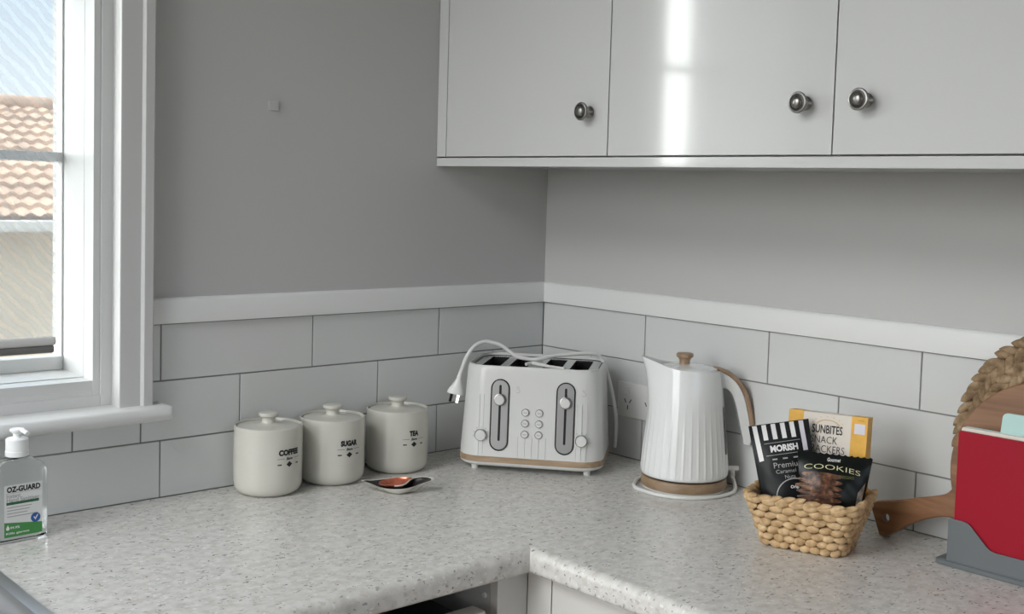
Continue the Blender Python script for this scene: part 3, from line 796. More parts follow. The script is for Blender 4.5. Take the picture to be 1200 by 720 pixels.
f = MB(); f.lathe([(.0715, .0235), (.0720, .0275)], 72); lab(f.build('shadow_gap', M['dark'], t), 'dark gap above the base')
# lid and knob
f = MB(); f.lathe([(.0520, .2080), (.0552, .2180), (.0550, .2235), (.0530, .2262), (.045, .2285), (.028, .2308), (.012, .2320), (0, .2322)], 64); f.build('lid', M['kettle_lid'], t)
f = MB(); f.lathe([(0, .2290), (.0098, .2292), (.0096, .2330), (.0100, .2380), (.0125, .2415), (.0152, .2430), (.0158, .2450), (.0155, .2490), (.0138, .2502), (0, .2506)], 40, Matrix.Translation((-.0065, 0, .002))); lab(f.build('lid_knob', M['handle_wood'], t), 'wooden lid knob')
# handle: white grip with a wooden back, profile in the local x-z plane
def hpoly(A, B, w, name, m):
    a = [(p.x, p.y) for p in spline([(x, z, 0) for x, z in A], 8)]; b = [(p.x, p.y) for p in spline([(x, z, 0) for x, z in B], 8)]
    mx = Matrix(((1, 0, 0, 0), (0, 0, -1, 0), (0, 1, 0, 0), (0, 0, 0, 1)))
    f = flat_shape([a+b[::-1]], w, .0028, mx); return f.build(name, m, t, angle=50)
O = [(.0470, .2290), (.0600, .2268), (.0800, .2190), (.0980, .2040), (.1110, .1830), (.1185, .1600), (.1240, .1350), (.1275, .1120), (.1290, .0930)]
Mi = [(.0440, .2245), (.0600, .2205), (.0780, .2110), (.0930, .1965), (.1040, .1770), (.1105, .1560), (.1160, .1320), (.1195, .1100), (.1210, .0920)]
I = [(.0560, .1870), (.0640, .1895), (.0725, .1880), (.0810, .1800), (.0880, .1650), (.0950, .1400), (.1010, .1150), (.1060, .0950), (.1120, .0820)]
I2 = I[:-1]+[(.1075, .0860), (.1190, .0830)]
hpoly(Mi, I2, .0230, 'handle', M['kettle']); lab(hpoly(O, Mi, .0236, 'handle_back', M['handle_wood']), 'dark wood back of the handle')
# water level window
f = MB(); a0 = R(-22)
def kw(z): return 0
ring = []
for k in range(25):
    a = 2*PI*k/24
f = flat_shape([cap(0, .070, .158, .0050)], .004, .001)
f.mapped(lambda v: (( .0780-(v.y-.070)*.0975+v.z*.6)*math.cos(a0+v.x/.07), (.0780-(v.y-.070)*.0975+v.z*.6)*math.sin(a0+v.x/.07), v.y))
lab(f.build('water_gauge', M['smoke'], t), 'narrow grey water gauge under the handle')
# cord grip and cord lying round the base
f = MB(); f.box((.0700, -.012, .0335), (.0770, .004, .0465), .002); f.lathe([(0, 0), (.0042, 0), (.0044, .003), (.0044, .022), (.0036, .0245), (0, .025)], 20, Matrix.Translation((.0765, -.0040, .0395)) @ Matrix.Rotation(PI/2, 4, 'Y')); f.lathe([(.0044, 0), (.0040, -.010), (.0050, -.0105), (.0036, -.018)], 16, Matrix.Translation((.0900, -.0040, .0380)))
f.build('cord_grip', M['white_plastic'], t)
pts = [(.0900, -.0040, .0230), (.0935, -.0080, .0120), (.0930, -.0200, .0050), (.0830, -.0450, .0036), (.0600, -.0700, .0036), (.0250, -.0890, .0036), (-.0150, -.0920, .0036), (-.0550, -.0760, .0036), (-.0850, -.0420, .0036), (-.0935, -.0180, .0036), (-.0900, .0080, .0036), (-.0780, .0420, .0036), (-.0500, .0640, .0036), (-.040, .0720, .0036)]
f = MB(); f.tube(pts, .0034, 10, 8); f.build('power_cord', M['cord'], t)

# ================================================================== BASKET AND SNACKS
E1 = Vector((.316, -.949, 0)).normalized(); E2 = Vector((.949, .316, 0)).normalized(); BC = Vector((-.2025, -.8334, 0))
BM_ = frame(BC, E1, Z=(0, 0, 1))
t = thing('woven_basket', 'small rectangular woven natural-fibre basket holding the snack packets', 'basket', matrix=BM_)
def bsize(z): k = z/.080; return .128+.052*k, .100+.040*k
f = MB(); rings = []
for z, off in ((0, -.004), (.002, 0), (.02, 0), (.04, 0), (.06, 0), (.076, -.0015)):
    w, d = bsize(z); rings.append([(x, y, z+.0015) for x, y in rrect(w-.012+2*off, d-.012+2*off, .018, 6)])
for z, off in ((.076, -.0075), (.05, -.0075), (.012, -.0075)):
    w, d = bsize(z); rings.append([(x, y, z) for x, y in rrect(w-.012+2*off, d-.012+2*off, .014, 6)])
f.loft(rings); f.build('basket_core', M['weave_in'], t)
# weave: plump strands row above row round the whole wall
def perim(w, d, r, s):
    """point and tangent at arc fraction s along a rounded rectangle"""
    P = rrect(w, d, r, 8); n = len(P); L = [0]
    for i in range(n): L.append(L[-1]+math.dist(P[i], P[(i+1) % n]))
    x = (s % 1)*L[-1]
    for i in range(n):
        if L[i+1] >= x:
            q = (x-L[i])/max(1e-9, L[i+1]-L[i]); a, b = P[i], P[(i+1) % n]
            tx, ty = b[0]-a[0], b[1]-a[1]; l = math.hypot(tx, ty) or 1
            return (a[0]+tx*q, a[1]+ty*q), (tx/l, ty/l), L[-1]
rows = 7; f = MB(); rnd = random.Random(3)
for r in range(rows):
    z = .0065+r*(.080-.010)/(rows-1)
    w, d = bsize(z)
    n = int(round(2*(w+d)/.0200)); n = 26 if r < 2 else 28 if r < 5 else 30
    n = 27
    for k in range(n):
        s = (k+.5*(r % 2)+rnd.uniform(-.08, .08))/n
        (x, y), (tx, ty), Lr = perim(w-.004, d-.004, .022, s)
        wd = Lr/n*.63*rnd.uniform(.94, 1.08); hh = .0068*rnd.uniform(.90, 1.12)
        nx, ny = ty, -tx
        m = Matrix(((tx, nx, 0, 0), (ty, ny, 0, 0), (0, 0, 1, 0), (0, 0, 0, 1))) @ Matrix.Rotation(rnd.uniform(-.30, .05), 4, 'Y')
        if r == rows-1: hh *= 1.15
        f.leaf((x, y, z), (wd, .0056*rnd.uniform(.85, 1.15), hh), m)
f.build('woven_strands', M['weave'], t, angle=70)
f = MB()
n = 30
for k in range(n):
    s = (k+rnd.uniform(-.1, .1))/n; w, d = bsize(.080)
    (x, y), (tx, ty), Lr = perim(w-.010, d-.010, .020, s); nx, ny = ty, -tx
    m = Matrix(((tx, nx, 0, 0), (ty, ny, 0, 0), (0, 0, 1, 0), (0, 0, 0, 1))) @ Matrix.Rotation(-.38+rnd.uniform(-.1, .1), 4, 'Y') @ Matrix.Rotation(.25, 4, 'Z')
    f.leaf((x, y, .0795+rnd.uniform(-.0010, .0010)), (Lr/n*.95, .0072, .0056), m)
f.build('braided_rim', M['weave'], t, angle=70)

# ---- cracker box, standing at the back of the basket
bx0 = BC+E1*.0135+E2*.018
X = E1.copy(); up = (Vector((0, 0, 1))+E2*.115).normalized()
t = thing('cracker_box', 'cream and yellow cracker box standing at the back of the woven basket', 'box', matrix=frame(bx0+Vector((0, 0, .058)), X, Z=up))
BWd, BH, BD = .124, .147, .034
f = MB(); f.box((-BWd/2, 0, 0), (BWd/2, BD, BH), .0008, 1); cb = f.build('carton', M['card'], t)
f = MB(); e = .0003
f.box((-BWd/2-e, -e, .0), (-BWd/2+.0235, BD+e, BH+e)); lab(f.build('side_stripe', M['yellow'], cb, angle=0), 'yellow stripe down the end')
f = MB(); f.box((BWd/2-.0245, -e, .0), (BWd/2+e, BD+e, BH+e)); lab(f.build('side_stripe', M['yellow'], cb, angle=0), 'yellow stripe down the end')
bf = lambda dx, dz: (lambda x, y: (x+dx, -.0006, y+dz))
def quadxz(f, x0, x1, z0, z1, y=-.0006): f.poly([(x0, y, z0), (x1, y, z0), (x1, y, z1), (x0, y, z1)])
f = text('SUNBITES', .0185, .0003, width=.0480, fn=bf(.0005, BH-.0250)); text('SNACK', .0165, -.00012, width=.0420, fn=bf(-.0035, BH-.0415), mb=f); text('CRACKERS', .0165, -.00012, width=.0620, fn=bf(-.0015, BH-.0560), mb=f)
lab(f.build('lettering', M['ink'], cb, angle=0, recalc=False), 'dark printed lettering')
f = MB()
def arc(f, cx, cz, r0, r1, a0, a1, n=14, y=-.0006):
    for k in range(n):
        a = a0+(a1-a0)*k/n; b = a0+(a1-a0)*(k+1)/n
        f.poly([(cx+r0*math.cos(a), y, cz+r0*.55*math.sin(a)), (cx+r1*math.cos(a), y, cz+r1*.55*math.sin(a)), (cx+r1*math.cos(b), y, cz+r1*.55*math.sin(b)), (cx+r0*math.cos(b), y, cz+r0*.55*math.sin(b))])
arc(f, .001, BH-.0200, .0165, .0195, R(15), R(165))
for k in range(7):
    a = R(20+140*k/6); f.poly([(.001+.0235*math.cos(a), -.0006, BH-.0200+.0140*math.sin(a)), (.001+.0262*math.cos(a+.05), -.0006, BH-.0200+.0162*math.sin(a+.05)), (.001+.0255*math.cos(a+.12), -.0006, BH-.0200+.0155*math.sin(a+.12))])
lab(f.build('sun_print', M['tan'], cb, angle=0, recalc=False), 'printed half sun')
f = MB(); quadxz(f, BWd/2-.0195, BWd/2-.0030, BH-.0265, BH-.0105, -.0007); lab(f.build('label_panel', M['print_lilac'], cb, angle=0), 'plain pale square panel')
f = MB(); f.poly([(BWd/2-.0300, -.0007, BH-.0720), (BWd/2-.0060, -.0007, BH-.0640), (BWd/2-.0015, -.0007, BH-.0590), (BWd/2-.0060, -.0007, BH-.0620), (BWd/2-.0230, -.0007, BH-.0640)])
lab(f.build('orange_print', M['orange'], cb, angle=0), 'orange swirl print')
f = MB(); quadxz(f, BWd/2-.0150, BWd/2-.0050, BH-.0060, BH-.0045, -.0007); lab(f.build('orange_bar', M['orange'], cb, angle=0), 'small orange bar')

# ---- soft pouches
class Pouch:
    """local x right, z up, front at -y; a pillow with flat welded edges"""
    def __init__(s, w, h, bulge, taper=0., wrinkle=.0012, seed=0, zc=.38):
        s.w, s.h, s.b, s.tp, s.wr, s.zc = w, h, bulge, taper, wrinkle, zc; s.sd = seed
    def depth(s, x, z):
        hw = s.half(z); u = max(-1, min(1, x/hw)); v = max(0, min(1, z/s.h))
        e = max(0., 1-abs(u)**2.6); k = math.sin(PI*min(1, (v/ (2*s.zc)) if v < s.zc else .5+.5*(v-s.zc)/(.93-s.zc)))
        k = max(0., k)
        wr = s.wr*math.sin(x*170+s.sd+z*60)*math.sin(z*120+s.sd*2.3)
        return s.b*e*k**.8+wr*e*max(.15, k)+.0008
    def half(s, z): return s.w/2*(1-s.tp*(1-z/s.h))
    def front(s, x, z, lift=0.): return (x, -s.depth(x, z)-lift, z)
    def build(s, name, m, parent, saw=0):
        f = MB(); nu, nv = 36, 44
        def side(sg):
            def fn(u, v):
                z = s.h*v; x = (2*u-1)*s.half(z); dd = s.depth(x, z)
                zz = z
                if saw and (v == 1 or v == 0): zz += .0012*math.sin(u*saw)
                return (x, -dd if sg > 0 else dd*.8, zz)
            return fn
        f.grid(side(1), nu, nv); f.grid(side(-1), nu, nv)
        # close the welded border
        f2 = f.bm; bmesh.ops.remove_doubles(f2, verts=f2.verts, dist=1e-6)
        be = [e for e in f2.edges if e.is_boundary]
        if be: bmesh.ops.bridge_loops(f2, edges=be)
        return f.build(name, m, parent, angle=60)
    def patch(s, f, pts, lift=.0007, n=8):
        """quad patch (bl, br, tr, tl) laid on the front"""
        bl, br, tr, tl = [Vector((*p, 0)) for p in pts]
        def fn(u, v):
            p = (bl*(1-u)+br*u)*(1-v)+(tl*(1-u)+tr*u)*v
            return s.front(p.x, p.y, lift)
        f.grid(fn, n, n)
    def disc(s, f, cx, cz, rx, rz, lift=.0007, inner=0., a0=0., a1=2*PI, n=28, m=3):
        def fn(u, v):
            a = a0+(a1-a0)*u; k = inner+(1-inner)*v
            return s.front(cx+rx*k*math.cos(a), cz+rz*k*math.sin(a), lift)
        f.grid(fn, n, m)
    def text(s, word, size, width, cx, cz, lift=.0008, bold=0., rot=0., arch=0., mb=None, shear=0.):
        def fn(x, y):
            xx = x*math.cos(rot)-y*math.sin(rot); yy = x*math.sin(rot)+y*math.cos(rot)-arch*x*x
            return s.front(cx+xx, cz+yy, lift)
        return text(word, size, bold, width, fn=fn, mb=mb, shear=shear)

nF = Vector((.784, .588, -.199))
# striped pouch
Xm = Vector((.617, -.761, .19)).normalized(); mt = Vector((-.220, -.780, .1868)); Ym = (nF-Xm*nF.dot(Xm)).normalized(); Zm = Xm.cross(Ym)
H1 = .166
t = thing('snack_pouch', 'black snack pouch with white stripes along its top, leaning in the woven basket', 'snack packet', matrix=frame(mt-Zm*H1, Xm, Y=Ym))
p = Pouch(.0945, H1, .0150, .10, .0008, 1.3, .30)
pb_ = p.build('pouch', M['foil'], t)
f = MB()
hw = p.w/2
for i in range(6):
    x0 = -hw+.0055+i*.01455; x1 = x0+.0072
    if i in (0,): p.patch(f, [(x0+.0030, H1-.058), (x1+.0030, H1-.0565), (x1, H1-.0012), (x0, H1-.0012)], n=10)
    elif i in (1, 2, 3, 4): p.patch(f, [(x0+.0005, H1-.0255), (x1+.0005, H1-.0255), (x1, H1-.0012), (x0, H1-.0012)], n=6)
lab(f.build('white_stripes', M['print_white'], pb_, angle=0, recalc=False), 'white stripes along the top')
f = MB(); x0 = -hw+.0055+5*.01455; p.patch(f, [(x0+.0005, H1-.0480), (x0+.0077, H1-.0480), (x0+.0072, H1-.0012), (x0, H1-.0012)], n=8); lab(f.build('pale_stripe', M['print_lilac'], pb_, angle=0, recalc=False), 'long pale stripe on the right')
f = p.text('MORISH', .0135, .0430, .0025, H1-.0400, bold=.0006); lab(f.build('brand_lettering', M['print_white'], pb_, angle=0, recalc=False), 'white block lettering')
f = p.text('Premium', .0125, .0470, .0055, H1-.0660); p.text('Caramel &', .0085, .0400, .0040, H1-.0760, mb=f); p.text('Nuts', .0080, .0160, .0045, H1-.0850, mb=f)
for cx in (-.0145, .0015, .0180): p.patch(f, [(cx-.0038, H1-.0575), (cx+.0038, H1-.0575), (cx+.0038, H1-.0553), (cx-.0038, H1-.0553)], n=3)
lab(f.build('small_lettering', M['print_grey'], pb_, angle=0, recalc=False), 'small grey lettering')
f = MB()
for (a, b) in (((-.0270, H1-.0500), (.0290, H1-.0490)), ((-.0270, H1-.0310), (.0290, H1-.0300))):
    f = MB(); p.patch(f, [(a[0], a[1]-.0004), (b[0], b[1]-.0004), (b[0], b[1]+.0004), (a[0], a[1]+.0004)], n=10)
    lab(f.build('thin_rule', M['print_grey'], pb_, angle=0, recalc=False), 'thin grey rule')
f = MB(); p.disc(f, .0080, H1-.1180, .0300, .0300, inner=.945, a0=R(60), a1=R(240), n=30, m=1)
lab(f.build('printed_ring', M['print_grey'], pb_, angle=0, recalc=False), 'thin grey printed ring')
f = p.text('Original', .0066, .0200, .0125, H1-.1020, bold=.0002); lab(f.build('ring_lettering', M['print_white'], pb_, angle=0, recalc=False), 'small white word on the ring')

# cookie packet in front
Xc = Vector((.593, -.806, -.044)).normalized(); ct = Vector((-.1985, -.8715, .1497)); Yc = (nF-Xc*nF.dot(Xc)).normalized(); Zc = Xc.cross(Yc)
H2 = .104
t = thing('cookie_packet', 'dark glossy packet picturing stacked brown cookies, at the front of the woven basket', 'snack packet', matrix=frame(ct-Zc*H2, Xc, Y=Yc))
p = Pouch(.1130, H2, .0140, .24, .0013, 4.1, .45)
pc = p.build('packet', M['foil_green'], t, saw=150)
f = MB()
for k, (cx, cz, rx) in enumerate(((-.0180, .0700, .0300), (-.0200, .0610, .0335), (-.0215, .0520, .0350), (-.0200, .0430, .0340), (-.0190, .0340, .0330), (-.0180, .0250, .0320))):
    p.disc(f, cx, cz, rx, .0052, .0008, n=28, m=3)
lab(f.build('cookie_picture', M['cookie'], pc, angle=0, recalc=False), 'picture of stacked brown cookies')
f = p.text('COOKIES', .0108, .0840, -.0030, H2-.0200, bold=-.0001, arch=2.4, rot=-.02); lab(f.build('title_lettering', M['print_gold'], pc, angle=0, recalc=False), 'pale gold title lettering')
f = p.text('Gourmet', .0080, .0200, -.0010, H2-.0085, bold=.0002, rot=.03, shear=.3); lab(f.build('script_lettering', M['print_white'], pc, angle=0, recalc=False), 'small white script word')
f = MB()
for k in range(3): p.patch(f, [(-.030, H2-.0315-k*.0016), (.030, H2-.0315-k*.0016), (.030, H2-.0308-k*.0016), (-.030, H2-.0308-k*.0016)], n=8)
lab(f.build('faint_print', M['print_olive'], pc, angle=0, recalc=False), 'faint olive print')
f = MB(); p.patch(f, [(.0330, .010), (.0400, .014), (.0480, .066), (.0370, .050)], n=10); lab(f.build('side_gusset_print', M['bag_window'], pc, angle=0, recalc=False), 'mottled side panel')

# ================================================================== BOARDS ON THE RIGHT
# plane of things leaning on the right-hand wall: local x along -y (viewer's right), y into the wall, z up the slope
# woven placemat
lean = math.atan2(.034, .36)
PMm = frame((-.0480, -1.163, .003), (0, -1, 0), Z=(math.sin(lean), 0, math.cos(lean)))
t = thing('woven_placemat', 'round braided natural-fibre placemat leaning on the tiles behind the wooden board', 'placemat', matrix=PMm)
PR = .1825
f = MB(); f.lathe([(0, -.0020), (PR-.006, -.0020), (PR-.003, 0), (PR-.006, .0020), (0, .0020)], 72, Matrix.Translation((0, .001, PR)) @ Matrix.Rotation(PI/2, 4, 'X')); f.build('placemat_core', M['weave_in'], t)
f = MB(); rnd = random.Random(11)
for row in range(6):
    rr = PR-.0075-row*.0148; n = int(2*PI*rr/.0168)
    for k in range(n):
        a = 2*PI*(k+.5*(row % 2))/n+rnd.uniform(-.02, .02)
        tilt = (.60 if row % 2 == 0 else -.60)+rnd.uniform(-.15, .15)
        m = Matrix.Rotation(-a+PI/2, 4, 'Y') @ Matrix.Rotation(tilt, 4, 'Y')
        f.leaf((rr*math.cos(a), -.0022, PR+rr*math.sin(a)), (.0175*rnd.uniform(.9, 1.1), .0054*rnd.uniform(.85, 1.15), .0080*rnd.uniform(.88, 1.12)), m)
f.build('braided_rows', M['mat_weave'], t, angle=70)

# wooden serving paddle, handle to the left
lean2 = lean
SBm = frame((-.0755, -1.132, 0), (0, -1, 0), Z=(math.sin(lean2), 0, math.cos(lean2)))
t = thing('serving_board', 'round wooden serving board with a flared handle pointing left towards the basket', 'serving board', matrix=SBm)
br = .1430; bc = (0, .1435)
out = []
# disc from the upper neck clockwise round to the lower neck
a_up, a_lo = R(180+17), R(180+46)
for k in range(61):
    a = a_up-(2*PI-(a_lo-a_up))*k/60
    out.append((bc[0]+br*math.cos(a), bc[1]+br*math.sin(a)))
low = spline([(out[-1][0], out[-1][1], 0), (-.1140, .0520, 0), (-.1350, .0580, 0), (-.1650, .0500, 0), (-.1980, .0330, 0), (-.2200, .0160, 0), (-.2400, .0020, 0)], 5)[1:]
end = [(-.2500, .0030), (-.2680, .0420), (-.2660, .0530), (-.2580, .0570)]
upp = spline([(-.2580, .0570, 0), (-.2250, .0655, 0), (-.1950, .0755, 0), (-.1650, .0850, 0), (-.1460, .0925, 0), (out[0][0], out[0][1], 0)], 5)[1:-1]
out += [(p.x, p.y) for p in low]+end+[(p.x, p.y) for p in upp]
hole = [(-.2420+.0065*math.cos(2*PI*k/20), .0330+.0065*math.sin(2*PI*k/20)) for k in range(20)]
f = flat_shape([out, hole], .0170, .0030, Matrix(((1, 0, 0, 0), (0, 0, -1, .0085), (0, 1, 0, 0), (0, 0, 0, 1))))
f.build('board', M['board'], t, angle=40)

# chopping-board set in its stand
t = thing('board_stand', 'low grey plastic stand holding the upright chopping boards', 'stand', (-.1045, -1.19, 0), -PI/2)
# local: x to the viewer's right (world -y), y into the wall (world +x), z up
f = MB()
for k, (gx, gy, z) in enumerate(()): pass
rings = [[(x, y, z) for x, y in rrect(.372-2*i, .0460-2*i, .008, 6)] for i, z in ((.0015, 0), (0, .0015), (0, .0070), (.0022, .0088), (.0040, .0090))]
f.loft(rings); f.build('stand_foot', M['grey_plastic'], t)
def stand_wall(y0, y1):
    prof = [(-.1675, .006), (-.1675, .0705), (-.1655, .0722), (-.146, .0722), (-.1385, .0708), (-.1325, .0670), (-.1080, .0430), (-.1020, .0390), (-.095, .0372), (.095, .0372), (.102, .0390), (.108, .0430), (.1325, .0670), (.1385, .0708), (.146, .0722), (.1655, .0722), (.1675, .0705), (.1675, .006)]
    f = flat_shape([prof], y1-y0, .0008, Matrix(((1, 0, 0, 0), (0, 0, -1, (y0+y1)/2), (0, 1, 0, 0), (0, 0, 0, 1))))
    f.build('stand_wall', M['grey_plastic'], t, angle=40)
stand_wall(-.0200, -.0170); stand_wall(.0140, .0170)
for x0 in (-.1675, .1645):
    f = MB(); f.box((x0, -.0185, .006), (x0+.003, .0155, .0705), .0008); f.build('stand_end', M['grey_plastic'], t)
def chop(name, mkey, y, tabx, label, h=.1985, dx=0., tabh=.026):
    tt = thing(name, label, 'chopping board', (-.1045+y, -1.19, .0092), -PI/2, group='upright chopping boards')
    w, r = .322, .008
    o2 = []
    x0, x1 = -w/2+dx, w/2+dx
    for k in range(7): a = PI+PI/2*k/6; o2.append((x0+r+r*math.cos(a), r+r*math.sin(a)))
    for k in range(7): a = 1.5*PI+PI/2*k/6; o2.append((x1-r+r*math.cos(a), r+r*math.sin(a)))
    for k in range(7): a = PI/2*k/6; o2.append((x1-.003+.003*math.cos(a), h-.003+.003*math.sin(a)))
    if tabx is not None:
        a0, a1 = tabx; q = .008
        o2 += [(a1+.002, h)]
        for k in range(7): a = PI/2*k/6; o2.append((a1-q+q*math.cos(a), h+tabh-q+q*math.sin(a)))
        for k in range(7): a = PI/2+PI/2*k/6; o2.append((a0+q+q*math.cos(a), h+tabh-q+q*math.sin(a)))
        o2 += [(a0-.002, h)]
    for k in range(7): a = PI/2+PI/2*k/6; o2.append((x0+.003+.003*math.cos(a), h-.003+.003*math.sin(a)))
    f = flat_shape([o2], .0060, .0008, Matrix(((1, 0, 0, 0), (0, 0, -1, 0), (0, 1, 0, 0), (0, 0, 0, 1))))
    f.build('board', M[mkey], tt, angle=40)
chop('chopping_board', 'red', -.0125, (.060, .105), 'red plastic chopping board at the front of the grey stand', .1965)
chop('chopping_board', 'cream', -.0040, (.010, .055), 'cream chopping board just behind the red one in the stand', .2010)
chop('chopping_board', 'mint', .0045, (-.1045, -.0560), 'mint green chopping board with a raised tab, behind the cream one', .2010, tabh=.030)

# ================================================================== HAND SANITISER
t = thing('sanitizer_bottle', 'clear pump bottle of hand sanitizer with green and white label by the window sill', 'bottle', (-1.1610, -.0860, 0), R(3))
f = MB(); rings = []
for z, w, d, r in ((0, .070, .032, .010), (.001, .078, .038, .012), (.005, .0835, .0430, .014), (.050, .0840, .0440, .014), (.100, .0840, .0440, .014), (.106, .0825, .0430, .014), (.112, .0740, .0400, .016), (.118, .0560, .0340, .016), (.123, .0400, .0280, .0139), (.126, .0290, .0260, .0129), (.132, .0270, .0260, .0129)):
    rings.append([(x, y, z) for x, y in rrect(w, d, r, 8)])
f.loft(rings); bt = f.build('bottle', M['clear'], t, angle=50)
f = MB(); f.lathe([(0, .1265), (.0165, .1265), (.0168, .128), (.0168, .134), (.0160, .1345), (.0160, .1515), (.0145, .1530), (.0075, .1535), (.0060, .1545), (.0055, .1570), (.0060, .1600), (.0100, .1630), (.0108, .1650), (.0100, .1670), (0, .1675)], 36)
f.build('pump', M['pump'], t)
f = MB(); f.tube([(0, 0, .1652), (.004, -.012, .1652), (.006, -.024, .1625)], .0040, 12, 6, .8); f.build('nozzle', M['pump'], t)
yl = -.0224
lx0, lx1, lz0, lz1 = -.0275, .0285, .0100, .0880
def lq(pts, m, name, y, par): f = MB(); f.poly([(x, y, z) for x, z in pts]); return f.build(name, M[m], par, angle=0, recalc=False)
f = MB(); f.box((lx0, yl-.0002, lz0), (lx1, yl, lz1)); lb = f.build('label', M['label'], t, angle=0)
lq([(lx0, lz0), (lx1, lz0), (lx1, lz0+.0160), (lx0, lz0+.0230)], 'label_green', 'green_band', yl-.0004, lb)
lq([(lx0+.0030, .0585), (lx1-.0050, .0585), (lx1-.0050, .0625), (lx0+.0030, .0625)], 'label_darkgreen', 'dark_green_bar', yl-.0004, lb)
lf = lambda dx, dz, yy=yl-.0005: (lambda x, y: (x+dx, yy, y+dz))
f = text('OZ-GUARD', .0110, .0005, width=.0495, fn=lf(.0008, .0815)); lab(f.build('brand_lettering', M['ink'], lb, angle=0, recalc=False), 'bold black lettering')
f = text('Instant', .0085, .0001, width=.0205, fn=lf(-.0140, .0720)); text('Hand Sanitiser', .0085, .0001, width=.0480, fn=lf(.0000, .0656), mb=f)
for k, w in enumerate((.036, .033, .030, .045)):
    f.poly([(lx0+.0040, yl-.0005, .0540-k*.0045), (lx0+.0040+w, yl-.0005, .0540-k*.0045), (lx0+.0040+w, yl-.0005, .0552-k*.0045), (lx0+.0040, yl-.0005, .0552-k*.0045)])
f.poly([(lx0+.003, yl-.0005, .0757), (lx1-.003, yl-.0005, .0757), (lx1-.003, yl-.0005, .0762), (lx0+.003, yl-.0005, .0762)])
lab(f.build('small_lettering', M['print_grey'], lb, angle=0, recalc=False), 'grey label text')
f = MB(); f.poly([(.0185+.0072*math.cos(2*PI*k/24), yl-.0005, .0340+.0072*math.sin(2*PI*k/24)) for k in range(24)]); bd = f.build('blue_badge', M['label_blue'], lb, angle=0)
f = MB(); f.poly([(.0151, yl-.0007, .0352), (.0181, yl-.0007, .0302), (.0225, yl-.0007, .0380), (.0207, yl-.0007, .0380), (.0181, yl-.0007, .0332), (.0169, yl-.0007, .0356)]); f.build('tick', M['print_white'], bd, angle=0)
f = MB(); f.poly([(-.0225+.0026*math.cos(a), yl-.0006, .0235+.0026*math.sin(a)) for a in [R(150+240*k/12) for k in range(13)]]+[(-.0225, yl-.0006, .0290)]); text('99.9%', .0050, .0001, width=.0140, fn=lf(-.012, .0240, yl-.0006), mb=f); text('Kills germs', .0042, .0001, width=.034, fn=lf(-.008, .0155, yl-.0006), mb=f)
lab(f.build('white_lettering', M['print_white'], lb, angle=0, recalc=False), 'white drop and lettering on green')

# ================================================================== OUTSIDE THE WINDOW
hy0, hy1 = 12.0, 16.2
ze, zr = .05, 1.62
t = thing('neighbour_house', 'pale house with wavy terracotta tiled roof seen through the window', 'house', (3.0, 13, -3))
mi = Matrix.Translation((-3.0, -13, 3))
f = MB()
rowsN = 13; tw = .20
nx = int(15/ (tw/6))
rings = []
for r in range(rowsN):
    for e, lift in ((0, .055), (1, .0)):
        q = (r+e*.999)/rowsN
        row = []
        for i in range(nx+1):
            x = -2.5+15*i/nx; ph = 2*PI*x/tw+(PI*0 if r % 2 == 0 else 0)
            row.append(mi @ Vector((x, hy0+(hy1-hy0)*q-.012*0, ze+(zr-ze)*q+lift+.020*math.sin(ph))))
        rings.append(row)
f.loft(rings, False, False, closed=False); f.build('tiled_roof', M['rooftile'], t, angle=50)
f = MB(); f.tube([mi @ Vector((-2.6, hy1, zr+.05)), mi @ Vector((12.6, hy1, zr+.05))], .11, 12, 1); f.build('roof_ridge', M['rooftile'], t)
f = MB(); f.box((-2.5, hy0-.14, ze-.15), (12.5, hy0+.02, ze-.01), .03, mx=mi); f.build('gutter', M['gutter'], t)
f = MB(); f.box((-2.2, hy0+.45, -3), (12.2, hy1+3.6, ze-.02), mx=mi); f.build('house_wall', M['render'], t, angle=0)
f = MB(); f.box((-40, .21, -3.1), (40, 45, -3.0)); f.box((-40, YB-20, -3.1), (XL-.21, .21, -3.0)); struct(f.build('ground', M['lawn'], angle=0))

